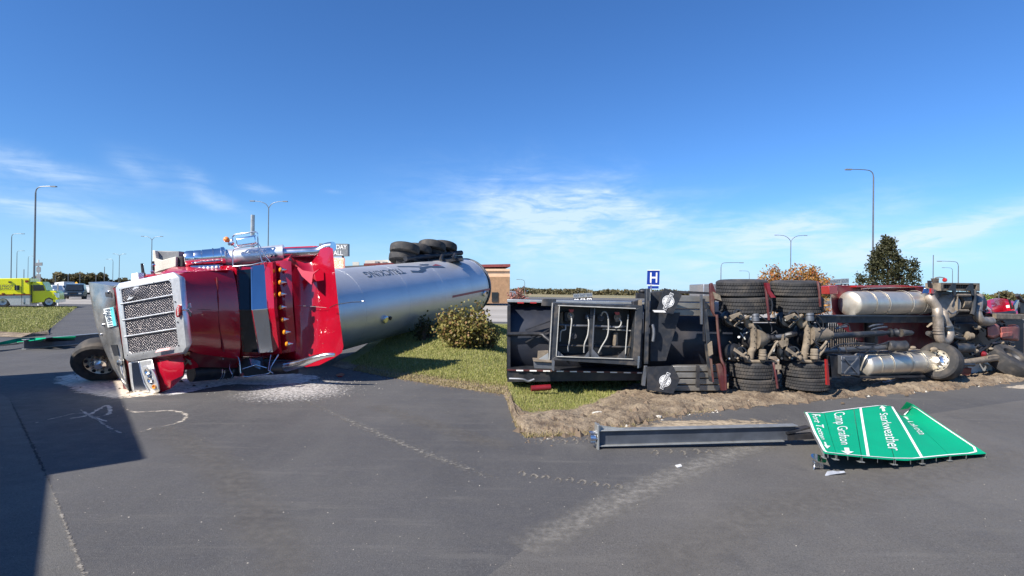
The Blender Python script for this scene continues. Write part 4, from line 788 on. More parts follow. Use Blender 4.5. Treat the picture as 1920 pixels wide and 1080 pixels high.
m.slab([c + Vector(p) for p in pts], (0, .01, .008)); tag(m.build('plastic_fragment', M['lens'], bev=.004), 'white curved plastic fragment lying in front of the green sign', 'fragment')
c = PH(1122, 779, .02); m = MB(); m.ball(c + Vector((0, 0, .02)), .1, 8, (1.2, .7, .4)); o = m.build('stone', M['rock'], sub=1); tag(o, 'pale flat stone lying in the churned soil by the green grass', 'stone')
for i, (x, y, s) in enumerate(((1235, 783, .035), (1170, 784, .03), (1270, 768, .04), (1330, 758, .03), (1580, 757, .025), (1700, 742, .03))):
    c = PH(x, y, .01); tag(MB().ball(c + Vector((0, 0, s * .4)), s, 6, (1.4, .9, .6)).build('soil_clump', M['rock' if i < 2 else 'clod'], flat=True), ['small pinkish stone lying on the sandy dust', 'dark lump right of the pale flat stone', 'dark clod on the ploughed strip above the post', 'dark clod on the ploughed strip left of the tyres', 'dark clod before the lower drive tyres', 'dark clod before the fuel tank'][i], 'clod')
tag(MB().slab([PH(x, y, .004) for x, y in ((1266, 873), (1276, 871), (1279, 875), (1270, 877))], (0, 0, .006)).build('paper_scrap', M['white']), 'small white scrap on the asphalt below the fallen post', 'scrap')

# ================================================================ FALLEN SIGN (left)
t = thing('fallen_sign', 'second green sign lying bent on its post at the left edge, seen almost edge on', 'sign', tuple(PH(70, 655, 0)))
def sl(pts): return [PH(*p) for p in pts]
MB().slab(sl([(-60, 648, .22), (0, 641.5, .22), (34, 634, .24), (66, 633, .3), (64, 637, .27), (30, 641, .16), (-10, 648, .14), (-60, 652, .14)]), (0, 0, -.02)).build('panel', M['sign'], t)
MB().slab(sl([(66, 633.5, .3), (86, 633, .33), (76, 639, .22), (64, 637, .27)]), (0, 0, -.02)).build('panel', M['sign'], t); MB().slab(sl([(98, 632, .32), (142, 630.5, .34), (138, 635.5, .24), (104, 634.5, .26)]), (0, 0, -.02)).build('panel', M['sign'], t)
MB().slab(sl([(86, 633, .33), (98, 632, .32), (140, 636.5, .2), (80, 640, .16)]), (0, .02, -.03)).build('panel_back', M['black'], t)
MB().slab(sl([(-60, 651.5, .15), (-10, 647.5, .15), (34, 643, .15), (34, 645, .12), (-10, 650, .10), (-60, 654, .1)]), (0, .06, -.01)).build('panel_edge', M['galv'], t)
MB().slab(sl([(34, 641.5, .2), (60, 639.5, .2), (58, 642.5, .15), (36, 645.5, .13)]), (0, .03, 0)).build('panel_edge', M['white'], t)
g0 = PH(38, 656, 0); g1 = PH(200, 642, 0)
m = MB(); m.beam(g0 + Vector((0, .1, .13)), g1 + Vector((0, .1, .17)), .015, .24); m.build('post_web', M['galvweb'], t)
MB().beam(g0 + Vector((0, .1, .255)), g1 + Vector((0, .1, .29)), .16, .015).build('post_flange', M['galv'], t); MB().beam(g0 + Vector((0, .1, .012)), g1 + Vector((0, .1, .04)), .16, .015).build('post_flange', M['galv'], t)

# ================================================================ SILVER TANKER (left)
TA, TB, TR = P(529, 598.6, 11.9), P(876, 537, 19.5), 1.0
tax = (TB - TA).normalized(); TL = (TB - TA).length; tup = (Vector((0, 0, 1)) - tax * tax.z).normalized(); tside = tax.cross(tup)
if tside.x < 0: tside = -tside     # towards +x: the flank facing the camera
def tk(l, ang, r=TR): return TA + tax * l + (tup * math.cos(ang) + tside * math.sin(ang)) * r      # ang 0 = top, 90 deg = right flank
T = thing('tanker_trailer', 'silver tanker trailer lying on its side behind the red cab', 'tanker', (TA.x + 1.5, 15.5, .2))
prof = [(0, .55), (.02, .8), (.1, .95), (.25, 1.0)] + [(TL * k / 12, 1.0) for k in range(1, 12)] + [(TL - .3, 1.0), (TL - .12, .93), (TL - .02, .7), (TL, .2)]
MB().lathe(TA, tax, prof, 64).build('shell', M['tank'], T, ang=50)
for l in (1.6, 3.4, 5.2, 6.9, TL - .35): MB().lathe(TA + tax * (l - .008), tax, [(0, 1.0), (.0, 1.0015), (.012, 1.0015), (.012, 1.0)], 64, False).build('weld_band', M['tank'], T)
MB().lathe(TA + tax * (TL - .16), tax, [(0, .96), (.0, 1.012), (.04, 1.012), (.04, .9)], 64, False).build('end_ring', M['galvweb'], T)
def onT(l0, l1, a0, a1, r=1.006): return lambda u, v: tk(lerp(l0, l1, u), math.radians(lerp(a0, a1, v)), TR * r)
# lettering is upside down now: reads from far to near
text('TRUCKING', onT(3.75, 2.15, 27, 41), 'lettering', M['navy'], T, grid=4)
def onp(name, mt, pts, n=1):
    f = onT(3.8, 5.9, 43, 15); m = MB(); q = []
    for a_, b2 in zip(pts, pts[1:] + pts[:1]):
        for k in range(3): q.append((lerp(a_[0], b2[0], k / 3), lerp(a_[1], b2[1], k / 3)))
    m.add([f(*p) for p in q], [tuple(range(len(q)))]); return m.build(name, mt, T, flat=True)
onp('logo', M['navy'], [(.12, .1), (.34, 0), (.46, .12), (.50, .30), (.62, .38), (1.0, .18), (.98, .36), (.66, .56), (.48, .50), (.38, .42), (.36, .26), (.28, .18), (.12, .28)])
onp('logo', M['navy'], [(.0, .75), (.42, .50), (.5, .56), (.2, .78), (.0, .92)]); onp('logo', M['navy'], [(.44, .72), (.66, .62), (.74, .78), (.56, .92), (.52, .86), (.62, .76)]); onp('logo', M['rosy'], [(.74, .52), (.98, .44), (.9, .72)])
f = onT(9.0 if TL > 9 else TL - .9, TL - .3, 8, 3); MB().add([f(0, 0), f(1, .2), f(1, .8), f(.4, .9)], [(0, 1, 2, 3)]).build('logo', M['navy'], T)
for l, a_ in ((2.3, 107), (7.7, 100)):
    c = tk(l, math.radians(a_)); nrm_ = (c - (TA + tax * l)).normalized(); MB().lathe(c - nrm_ * .03, nrm_, [(0, .10), (.08, .10), (.10, .075), (.1, .02)], 18).build('port_cap', M['chromed'], T)
    c = c + tax * .22; MB().lathe(c - nrm_ * .03, nrm_, [(0, .05), (.07, .05), (.08, .02)], 14).build('marker_light', M['black'], T)
MB().rings([[tk(l, math.radians(a_), 1.004) for a_ in (92, 94, 96)] for l in np.linspace(5.6, TL - .2, 6)], False).build('side_stripe', M['rosy'], T)
# running gear, on the far-top edge: rails, axles and dual tyres
r0, r1 = P(760, 485, 16.6), P(865, 474, 19.0); r2, r3 = P(757, 494, 16.7), P(865, 483, 19.0)
MB().cyl(r0, r1, .085).build('air_tank_tube', M['black'], T); MB().cyl(r2, r3, .075).build('frame_rail', M['black'], T)
MB().px([(742, 484), (762, 484), (762, 500), (742, 502)], 16.8, .8).build('hanger_bracket', M['rubber'], T, bev=.02); MB().px([(748, 494), (866, 484), (866, 488), (748, 502)], 17.6, .6).build('subframe', M['black'], T)
for x in (775, 800, 826, 850): MB().cyl(P(x, 492 - (x - 775) * .1, 17.4), P(x + 3, 484 - (x - 775) * .1, 17.7), .05).build('hanger_bracket', M['black'], T)
MB().cyl(P(742, 500, 16.6), P(752, 498, 16.6), .05).build('valve', M['chromed'], T)
axw = Vector((.06, .25, 1)).normalized()
for c in (P(759, 468, 17.0), P(757, 484, 17.1), P(810, 463, 18.1), P(812, 475, 18.3), P(783, 470, 17.7), P(832, 464, 18.8)):
    wheel(T, c, axw, .46 if c.x < -2.95 or 1 else .44, .27, 'black', 'rubber')
for x, y, d_ in ((759, 480, 17.1), (812, 474, 18.3)): MB().cyl(P(x, y - 16, d_), P(x + 2, y + 20, d_), .07).build('axle', M['black'], T)

# ================================================================ RED TRACTOR (left): px, py, distance
K = thing('semi_truck', 'red semi truck tractor lying on its side with its chrome grille to the camera', 'truck', tuple(PH(420, 715, 0)))
U = Vector((-.86, .5, 0)).normalized()      # from the roof side towards the underside
def Ps(*l): return [P(*p) for p in l]
def loftback(name, rings, depth, m, **k):
    """rings of the side that faces the camera, closed by a copy shifted towards the truck's underside"""
    R = []
    for r in rings: q = Ps(*r); R.append(q + [p + U * depth + Vector((0, .0, 0)) for p in q[::-1]])
    return MB().rings(R).build(name, M[m], K, **k)
# hood: rings from grille to windscreen, each top -> bottom
def hr(x0, y0, x1, y1, d0, bulge, n=8):
    out = []
    for i in range(n + 1):
        v = i / n; e = 1 - abs(2 * v - 1) ** 5; x = lerp(x0, x1, v); y = lerp(y0, y1, v); out.append((x + bulge * e - bulge * .4 + 3 * (1 - abs(2 * v - 1)), y, d0 - .10 * e))
    return out
loftback('hood', [hr(338, 514, 352, 656, 8.72, 6), hr(372, 509, 378, 664, 8.98, 6), hr(408, 507, 416, 669, 9.25, 7), hr(438, 506, 450, 673, 9.5, 4)], 1.05, 'red', ang=50)
# raised lips of the cowl
loftback('cowl', [[(432, 498, 9.55), (443, 503, 9.5), (447, 580, 9.45), (455, 664, 9.5), (446, 684, 9.6)], [(447, 497, 9.75), (447, 505, 9.7), (450, 580, 9.62), (458, 664, 9.7), (450, 684, 9.8)]], 1.3, 'red', ang=50)
MB().slab(Ps((405, 520, 9.12), (407, 520, 9.12), (409, 560, 9.08), (411, 612, 9.08), (420, 660, 9.16), (418, 660, 9.16), (409, 612, 9.08), (407, 560, 9.08)), (.0, .03, 0)).build('hood_seam', M['reddull'], K)
m = MB()
for i in range(17): m.ball(P(349 + i * 3.1, 576.5 + i * .1, 8.73 + i * .021), .006, 6)
m.build('rivets', M['reddull'], K)
MB().beam(P(347, 580, 8.62), P(443, 581.5, 9.38), .012, .008).build('hinge_line', M['reddull'], K)
# crushed right fender (top), bright red
m = MB(); m.rings([Ps((262, 520, 9.2), (268, 530, 9.05), (300, 524, 9.6)), Ps((300, 512, 9.25), (322, 514, 8.95), (330, 508, 9.7)), Ps((322, 501, 9.4), (350, 510, 8.92), (352, 500, 9.9)), Ps((350, 500, 9.4), (385, 508, 9.1), (380, 496, 10.0)), Ps((372, 502, 9.45), (432, 506, 9.4), (410, 497, 10.1))])
m.build('crushed_fender', M['redflat'], K, ang=20)
MB().slab(Ps((335, 505, 9.3), (352, 501, 9.4), (352, 509, 9.2), (338, 510, 9.15)), (0, .1, .0)).build('fender_fold', M['redflat'], K)
# chrome grille shell
def ring(pts): return Ps(*pts)
inner = [(227, 543, 8.84), (232, 541, 8.83), (316, 525.5, 8.52), (321, 530, 8.50), (334, 644, 8.44), (331, 650, 8.45), (246, 663, 8.78), (241, 659, 8.80)]
outer = [(218, 540, 8.88), (224, 532, 8.86), (324, 511.5, 8.50), (336, 520, 8.44), (349, 650, 8.38), (343, 660, 8.42), (240, 677, 8.80), (234, 670, 8.84)]
wrap1 = [(217, 540, 8.92), (223, 531, 8.9), (326, 510, 8.53), (345, 520, 8.50), (359, 645, 8.44), (348, 663, 8.48), (240, 678, 8.86), (233, 671, 8.9)]
wrap2 = [(217, 541, 9.2), (223, 532, 9.2), (328, 511, 8.72), (347, 524, 8.70), (360, 642, 8.66), (350, 662, 8.72), (242, 677, 9.1), (234, 671, 9.2)]
MB().rings([[p + Vector((0, .03, 0)) for p in ring(inner)], ring(inner), ring(outer), ring(wrap1), ring(wrap2)], False).build('grille_surround', M['chromehaze'], K, bev=.0, ang=60)
G00, G10, G11, G01 = P(226, 542, 8.87), P(322, 524, 8.54), P(335, 651, 8.47), P(240, 665, 8.82)
gq = quad(G00, G10, G11, G01)
# perforated sheet
mm = bpy.data.materials.new('perforated_mesh'); mm.use_nodes = True; nt2 = mm.node_tree; bb = nt2.nodes['Principled BSDF']; Lk = nt2.links.new
uvn = nt2.nodes.new('ShaderNodeAttribute'); uvn.attribute_name = 'guv'; mp = nt2.nodes.new('ShaderNodeMapping'); mp.inputs['Rotation'].default_value = (0, 0, .785); mp.inputs['Scale'].default_value = (30, 30, 1); Lk(uvn.outputs['Vector'], mp.inputs[0])
ck = nt2.nodes.new('ShaderNodeTexVoronoi'); ck.inputs['Scale'].default_value = 1; ck.inputs['Randomness'].default_value = 0; Lk(mp.outputs[0], ck.inputs['Vector'])
rr = nt2.nodes.new('ShaderNodeMapRange'); rr.inputs[1].default_value = .40; rr.inputs[2].default_value = .50; Lk(ck.outputs['Distance'], rr.inputs[0])
mx = nt2.nodes.new('ShaderNodeMix'); mx.data_type = 'RGBA'; Lk(rr.outputs[0], mx.inputs[0]); mx.inputs[6].default_value = (.012, .012, .014, 1); mx.inputs[7].default_value = (.48, .45, .47, 1); Lk(mx.outputs[2], bb.inputs['Base Color']); Lk(rr.outputs[0], bb.inputs['Metallic']); bb.inputs['Roughness'].default_value = .35
bpn = nt2.nodes.new('ShaderNodeBump'); bpn.inputs['Distance'].default_value = .01; bpn.inputs['Strength'].default_value = .8; Lk(rr.outputs[0], bpn.inputs['Height']); Lk(bpn.outputs[0], bb.inputs['Normal'])
vb = [0, .228, .475, .725, 1.0]
for i in range(4):
    m = MB(); m.grid(lambda u, v: gq(u, lerp(vb[i], vb[i + 1], v)) + Vector((0, -.035 * (math.exp(-((u - .25) / .18) ** 2) if i == 0 else 0) * math.sin(math.pi * v), 0)), 16, 6); o = m.build('mesh_panel', mm, K)
    at = o.data.attributes.new('guv', 'FLOAT_VECTOR', 'POINT'); at.data.foreach_set('vector', [c for j in range(7) for k in range(17) for c in (k / 16, lerp(vb[i], vb[i + 1], j / 6) * 1.15, 0)])
for v in vb[1:4]: MB().cyl(gq(-.01, v) + Vector((0, -.02, 0)), gq(1.01, v) + Vector((0, -.02, 0)), .0125).build('grille_bar', M['chromehaze'], K)
MB().slab(Ps((238, 563, 8.78), (250, 540, 8.76), (262, 530, 8.74), (258, 548, 8.74), (247, 560, 8.74)), (0, .03, 0)).build('torn_film', M['chromehaze'], K)
for x, y, d_ in ((225, 543.5, 8.86), (289, 529, 8.63), (319, 523, 8.52), (229.5, 586, 8.86), (234, 621, 8.86), (328.5, 566, 8.46), (333, 604, 8.44), (240, 666, 8.82), (270, 662, 8.70), (305, 656, 8.56), (335, 648, 8.44)): MB().cyl(P(x, y, d_), P(x, y, d_ - .012), .012, n=8).build('bolt', M['black'], K)
c = P(335.5, 583, 8.40); m = MB(); n_ = 20
R3 = []
for off, k_ in ((.02, 1), (-.012, 1), (-.02, .8)): R3.append([c + Vector((.04 * k_ * math.cos(2 * math.pi * i / n_) + .012 * math.sin(2 * math.pi * i / n_), off, .098 * k_ * math.sin(2 * math.pi * i / n_))) for i in range(n_)])
m.rings(R3).build('emblem', M['redcar'], K); text('Peterbilt', quad(c + Vector((.018, -.023, .07)), c + Vector((.004, -.023, -.07)), c + Vector((-.010, -.023, -.066)) * 1.0 + Vector((.0, 0, 0)), c + Vector((-.0, -.023, .074)) + Vector((.0, 0, 0))) if 0 else (lambda u, v: c + Vector((-.014 + .028 * v - .012 * (u - .5) * 0, -.024, .07 - .14 * u))), 'emblem_lettering', M['print'], K)
e = P(350, 581, 8.36); m = MB(); m.tube([P(342, 581.5, 8.4), P(349, 581.5, 8.33), P(356, 580, 8.36)], [.008, .016, .012]); m.slab([P(353, 569, 8.4), P(356, 568, 8.4), P(358, 577, 8.33), P(354, 581, 8.33), P(359, 586, 8.33), P(358, 594, 8.4), P(355, 592, 8.4), P(350, 582, 8.34)], (.0, .02, 0)); m.build('hood_ornament', M['chrome'], K)
MB().slab(Ps((291, 661, 8.52), (318, 656, 8.44), (320, 651, 8.44), (296, 655, 8.53)), (0, -.004, 0)).build('pink_scuff', mat('pink_scuff', (.75, .42, .42), .6), K)
MB().slab(Ps((246, 513, 9.0), (259, 511, 9.0), (260, 524, 8.95), (255, 530, 8.9), (246, 529, 8.95)), (.02, .12, 0)).build('torn_bracket', M['chromehaze'], K, bev=.01)
# hood side bits under the grille and inside red strip
loftback('inner_fender_edge', [[(213, 540, 9.05), (236, 668, 8.98), (243, 735, 8.95)], [(217, 540, 8.95), (240, 672, 8.88), (248, 735, 8.9)]], .2, 'reddull')
# bumper: bent plate
def bmp(u, v):
    L_ = [(166, 529, 9.32), (169, 552, 9.25), (173, 577, 9.2), (180, 611, 9.15), (192, 648, 9.08), (211, 690, 8.98), (231, 720, 8.87), (243, 738, 8.80)]
    R_ = [(213, 536, 9.0), (214.5, 556, 8.98), (217, 577, 8.97), (222, 611, 8.95), (228, 648, 8.92), (234, 690, 8.88), (239, 720, 8.83), (245, 739, 8.79)]
    s = v * 6.999; i = int(s); f_ = s - i; a_ = [lerp(L_[i][k], L_[i + 1][k], f_) for k in range(3)]; b_ = [lerp(R_[i][k], R_[i + 1][k], f_) for k in range(3)]
    x, y, d_ = [lerp(a_[k], b_[k], u) for k in range(3)]; return P(x, y, d_ - .05 * math.sin(math.pi * u) + .015 * math.sin(9 * v + 4 * u) + .012 * math.sin(23 * v * u + 1))
MB().grid(bmp, 12, 28, (-.05, .10, 0)).build('bumper', M['bumper'], K, ang=50)
MB().slab([bmp(0, 0), bmp(1, 0), bmp(1, 0) + Vector((-.12, .55, .04)), bmp(0, 0) + Vector((-.05, .5, .02))], (0, 0, -.02)).build('bumper_return', M['bumper'], K)
fb = lambda u, v, o=.012: bmp(u, v) + Vector((0, -o, 0))
for (u, v, w_, h) in ((.78, .125, .13, .028), (.62, .60, .16, .035)): MB().slab([fb(u - w_, v - h), fb(u + w_, v - h), fb(u + w_, v + h), fb(u - w_, v + h)], (0, .01, 0)).build('tow_hole', M['charge'], K)
for (u, v, r_) in ((.8, .09, .03), (.35, .42, .02), (.15, .49, .018), (.7, .68, .05), (.5, .335, .02), (.86, .30, .012)): c = fb(u, v); MB().lathe(c, (-.3, -1, 0), [(-.01, r_), (.012, r_ * .9), (.02, r_ * .4)], 10).build('bumper_fitting', M['chromed'], K)
pl = [fb(.50, .295, .02), fb(.94, .275, .02), fb(.96, .425, .02), fb(.55, .44, .02)]
MB().slab(pl, (0, .012, 0)).build('number_plate', M['plate'], K); pf = quad(pl[0], pl[1], pl[2], pl[3], Vector((0, -.004, 0)))
MB().add([pf(.66, 0), pf(1, 0), pf(1, 1), pf(.66, 1)], [(0, 1, 2, 3)]).build('plate_band', M['teal'], K, flat=True); text('PAE4511', lambda u, v: pf(.12 + .5 * v, .06 + .88 * u) + Vector((0, -.003, 0)), 'plate_number', M['navy'], K)
# headlight corner (lower)
MB().rings([Ps((240, 680, 8.84), (285, 672, 8.66), (297, 722, 8.6), (300, 734, 8.62), (289, 739, 8.68), (248, 741, 8.80)), Ps((243, 682, 9.2), (289, 674, 9.0), (303, 722, 8.9), (302, 733, 8.9), (290, 738, 8.95), (250, 739, 9.1))]).build('headlight_housing', M['chromehaze'], K, bev=.02)
MB().slab(Ps((246, 680, 8.80), (260, 678, 8.74), (263.5, 697, 8.72), (270, 719, 8.69), (279, 735, 8.66), (253, 738.5, 8.75), (249, 715, 8.78)), (0, .02, 0)).build('headlight_trim', M['chrome'], K, bev=.004)
lo = [(268, 687), (275, 685), (284, 690), (291, 702), (296, 717), (298, 729), (290, 733), (281, 729), (274, 716), (269, 700)]
MB().slab([P(x, y, 8.63 - (x - 268) * .0018) for x, y in lo], (-.01, .05, 0)).build('headlight', M['lens'], K, bev=.012)
for x, y, r_ in ((277, 697, .05), (280.5, 704, .03), (282, 713, .045), (289, 725, .03)): MB().lathe(P(x, y, 8.62 - (x - 268) * .0018), (-.2, -1, 0), [(-.02, r_ * .4), (.0, r_), (.012, r_ * 1.05), (.012, r_ * .85), (-.01, r_ * .3)], 16).build('lamp_reflector', M['chrome' if y < 720 else 'amber'], K)
# lower fender, dark red
loftback('fender', [[(284, 674, 8.78), (292, 700, 8.74), (299, 722, 8.72), (301, 736, 8.76)], [(312, 668, 8.66), (318, 698, 8.58), (321, 714, 8.58), (319, 729, 8.70)], [(342, 662, 8.66), (345, 688, 8.60), (343, 704, 8.62), (336, 714, 8.74)], [(346, 664, 8.75), (348, 690, 8.72), (345, 705, 8.72), (337, 714, 8.82)]], .45, 'red', ang=50)
MB().slab(Ps((344, 668, 9.0), (358, 664, 9.0), (359, 692, 9.0), (344, 694, 9.0)), (0, .2, 0)).build('fender_bracket', M['redflat'], K)
m = MB(); m.tube(Ps((345, 672, 8.95), (352, 676, 8.9), (358, 683, 8.95)), .02); m.tube(Ps((344, 685, 8.92), (350, 680, 8.9), (357, 676, 8.95)), .015); m.build('bracket_rods', M['castiron'], K)
# underside: hood lower panel, lower air cleaner, steps, mirror of the lower side
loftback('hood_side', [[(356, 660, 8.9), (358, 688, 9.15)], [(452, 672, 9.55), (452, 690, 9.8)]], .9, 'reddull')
MB().cyl(P(358, 700, 9.3), P(434, 694, 9.9), .145, n=24).build('air_cleaner', M['black'], K)
for x in (407, 411, 427): MB().lathe(P(x, 696.5, 9.3 + (x - 358) * .0079), P(434, 694, 9.9) - P(358, 700, 9.3), [(0, .148), (0, .155), (.02, .155), (.02, .148)], 24, False).build('clamp_band', M['chromed'], K)
for i in range(5): MB().ball(P(396 + i * 5.5, 672.6, 9.35), .012, 8).build('marker_light', M['lens'], K)
m = MB(); m.tube(Ps((432, 668, 9.5), (444, 668, 9.4), (449, 678, 9.35), (454, 705, 9.35), (480, 704, 9.4), (504, 700, 9.4), (508, 688, 9.5), (522, 665, 9.6)), .011, sm=3); m.tube(Ps((434, 672, 9.5), (430, 690, 9.3), (436, 702, 9.25)), .011, sm=3); m.tube(Ps((508, 666, 9.6), (505, 680, 9.5), (503, 694, 9.4), (512, 700, 9.4)), .011); m.tube(Ps((454, 692, 9.4), (480, 684, 9.45), (500, 690, 9.45)), .009); m.build('mirror_bracket', M['chromed'], K)
MB().ball(P(454, 702, 9.35), .03).build('mirror_lamp', M['reddull'], K)
MB().slab(Ps((470, 672, 9.55), (492, 670, 9.6), (494, 694, 9.5), (486, 692, 9.45), (464, 682, 9.5)), (0, .02, 0)).build('slatted_mat', M['black'], K)
for i in range(9): MB().beam(P(468 + i * 2.4, 672 + i * .6, 9.5), P(480 + i * 1.9 - 8, 685 + i * .9, 9.45), .006, .006).build('slat', M['chromed'], K)
loftback('cab_underside', [[(446, 672, 9.75), (448, 706, 9.7)], [(560, 676, 9.9), (560, 700, 9.85)]], .6, 'blackclean')
# cab: windscreen, visor, roof, sleeper fairing
def cabr(x0, y0, x1, y1, x2, y2, dt, dm, db, n=4):
    out = []
    for i in range(n): out.append((lerp(x0, x1, i / n), lerp(y0, y1, i / n), lerp(dt, dm, i / n)))
    for i in range(n + 1): out.append((lerp(x1, x2, i / n), lerp(y1, y2, i / n), lerp(dm, db, i / n)))
    return out
loftback('cab', [cabr(443, 502, 442, 581, 455, 668, 9.85, 9.65, 9.85), cabr(475, 496, 476, 580, 490, 668, 9.95, 9.75, 9.95), cabr(508, 491, 512, 578, 522, 664, 9.85, 9.7, 9.85), cabr(532, 488, 535, 577, 545, 660, 9.82, 9.72, 9.85), cabr(546, 490, 549, 577, 556, 658, 9.85, 9.8, 9.9)], 1.75, 'red', ang=28)
MB().slab(Ps((441, 507, 9.72), (472, 504, 9.86), (472, 580.5, 9.68), (439, 580.5, 9.55)), (0, .03, 0)).build('windscreen', M['glass'], K); MB().slab(Ps((439, 582.5, 9.55), (472.5, 582.5, 9.68), (485.5, 660, 9.84), (449, 660, 9.72)), (0, .03, 0)).build('windscreen', M['glass'], K)
MB().beam(P(439, 581.5, 9.53), P(474, 581.5, 9.66), .02, .02).build('windscreen_divider', M['blackclean'], K); MB().beam(P(440, 505, 9.68), P(447, 664, 9.68), .03, .02).build('cowl_seal', M['blackclean'], K)
MB().tube(Ps((445, 508, 9.6), (444, 530, 9.55), (440, 550, 9.52)), .008).build('wiper', M['blackclean'], K)
MB().slab(Ps((473, 497, 9.62), (500, 494, 9.78), (502, 579, 9.60), (472, 581.5, 9.42)), (0, .012, 0)).build('sun_visor', M['visor'], K); MB().slab(Ps((472, 582, 9.42), (502, 579.4, 9.60), (514.5, 660, 9.76), (486, 661.5, 9.6)), (0, .012, 0)).build('sun_visor', M['visor'], K)
MB().beam(P(471, 500, 9.6), P(472, 581, 9.41), .014, .014).build('visor_edge', M['chrome'], K); MB().beam(P(472, 581.5, 9.41), P(486, 662, 9.59), .014, .014).build('visor_edge', M['chrome'], K)
MB().beam(P(472, 581.5, 9.40), P(502, 579, 9.58), .01, .01).build('visor_edge', M['chrome'], K)
loftback('roof_lip', [cabr(500, 493, 503, 579, 516, 664, 9.72, 9.58, 9.72), cabr(511, 491.5, 514, 578, 524, 663, 9.66, 9.5, 9.66), cabr(517, 491, 520, 577.5, 529, 662, 9.74, 9.58, 9.74)], .3, 'red', ang=25)
for x, y in ((526.7, 506), (526, 529.5), (526, 551.7), (526.5, 576), (530.5, 599), (534, 623), (538.5, 645)):
    d_ = 9.60 + (.1 if abs(y - 576) > 50 else .03); c = P(x, y, d_); MB().lathe(c + Vector((.085, .05, .003)), (-.95, -.42, .03), [(0, .006), (.03, .018), (.06, .032), (.085, .04)], 14).build('marker_light_base', M['chrome'], K); MB().lathe(c + Vector((.0, .012, 0)), (-.95, -.42, .0), [(0, .042), (.02, .042), (.035, .03), (.04, .014)], 14).build('marker_light', M['amber'], K)
# fairing: valley then rising wing
def fr(*rows): return [[(x, y, d_) for x, y, d_ in r] for r in rows]
loftback('sleeper_fairing', fr(
    [(540, 489, 9.86), (545, 500, 9.85), (549, 540, 9.82), (552, 580, 9.82), (556, 620, 9.84), (556, 660, 9.88), (552, 676, 9.95)],
    [(546, 474, 10.15), (556, 500, 10.05), (560, 540, 10.0), (562, 580, 9.98), (564, 620, 9.98), (562, 664, 9.95), (560, 684, 9.95)],
    [(560, 465, 10.3), (575, 500, 10.15), (579, 540, 10.1), (581, 580, 10.05), (582, 620, 10.02), (580, 664, 9.95), (575, 688, 9.88)],
    [(590, 461, 10.3), (598, 500, 10.15), (602, 540, 10.05), (604, 580, 9.98), (606, 620, 9.93), (606, 660, 9.86), (598, 685, 9.8)],
    [(614, 463, 10.1), (617, 500, 9.98), (621, 540, 9.9), (624, 580, 9.84), (629, 620, 9.78), (632, 645, 9.74), (626, 671, 9.72)],
    [(624, 466, 9.95), (627, 500, 9.86), (631, 540, 9.8), (635, 580, 9.76), (640, 620, 9.72), (644, 650, 9.7), (641, 661, 9.7)]), 1.75, 'red', ang=60)
MB().slab(Ps((553, 496, 9.95), (568, 507, 9.88), (588, 510, 9.82), (599, 504, 9.9), (587, 514, 9.80), (584, 534, 9.78), (566, 518, 9.86)), (0, .05, 0)).build('roof_dent', M['redflat'], K)
MB().tube(Ps((552, 572.5, 9.92), (585, 574.5, 9.95), (612, 577, 9.85)), .0028).build('antenna', M['signgrey'], K); MB().tube(Ps((618, 577, 9.7), (630, 571, 9.4), (660, 566.5, 9.2), (676, 566, 9.1)), .007).build('antenna', M['black'], K); MB().ball(P(681, 564.8, 9.1), .02, 8, (1.6, .6, .6)).build('antenna_tip', M['chromed'], K)
# lower stack with slanted chrome tip
MB().cyl(P(505, 690, 9.6), P(538, 688, 9.7), .11, n=18).build('lower_exhaust', M['black'], K); MB().tube(Ps((536, 688, 9.65), (565, 681, 9.5), (590, 672, 9.35), (612, 666, 9.3), (628, 665, 9.3)), [.085, .03], 14, sm=3).build('exhaust_tip', M['chromed'], K)
# upper exhaust, air cleaner, mirror
ex = [P(423, 484, 9.9), P(480, 479.5, 10.0), P(533, 474, 10.1)]
MB().tube(ex, .155, 22).build('exhaust_shield', M['chromehaze'], K); MB().tube(Ps((530, 474.5, 10.1), (570, 473, 10.15), (597, 471, 10.2), (612, 464, 10.2), (625, 462, 10.15)), .088, 18, sm=4).build('exhaust_pipe', M['chromed'], K)
for x, y in ((509, 480.5), (517, 480)): MB().cyl(P(x, y, 9.97), P(x, y, 9.9), .018).build('shield_bolt', M['black'], K)
aa, ab = P(346, 486, 9.55), P(424, 480.5, 9.85); L_ = (ab - aa).length
MB().lathe(aa, ab - aa, [(0, .09), (.01, .125), (.04, .14), (.14, .142), (.15, .135), (.16, .142), (.26, .142), (.27, .134), (.28, .146), (.52, .15), (L_ - .08, .155), (L_ - .07, .17), (L_ - .02, .17), (L_, .14), (L_ + .01, .05)], 32).build('air_cleaner', M['chrome'], K)
MB().lathe(aa.lerp(ab, .68), ab - aa, [(0, .156), (0, .162), (.02, .162), (.02, .156)], 32, False).build('clamp_band', M['chromed'], K)
MB().slab(Ps((357, 498.5, 9.45), (411, 496, 9.6), (412, 505, 9.55), (359, 508, 9.4)), (0, .05, 0)).build('light_bar', M['chrome'], K, bev=.004)
for i in range(6): MB().lathe(P(366.5 + i * 7.9, 503.6 - i * .55, 9.42 + i * .015), (0, -1, 0), [(-.02, .022), (.01, .022), (.016, .012)], 12).build('marker_light', M['print'], K)
m = MB(); fr_ = Ps((436, 444, 9.7), (440, 440, 9.7), (480, 434.5, 9.75), (483, 438, 9.75), (484, 456, 9.75), (480, 460, 9.75), (441, 464, 9.7), (437, 460, 9.7), (436, 444, 9.7)); m.tube(fr_, .013); m.build('mirror_frame', M['chrome'], K)
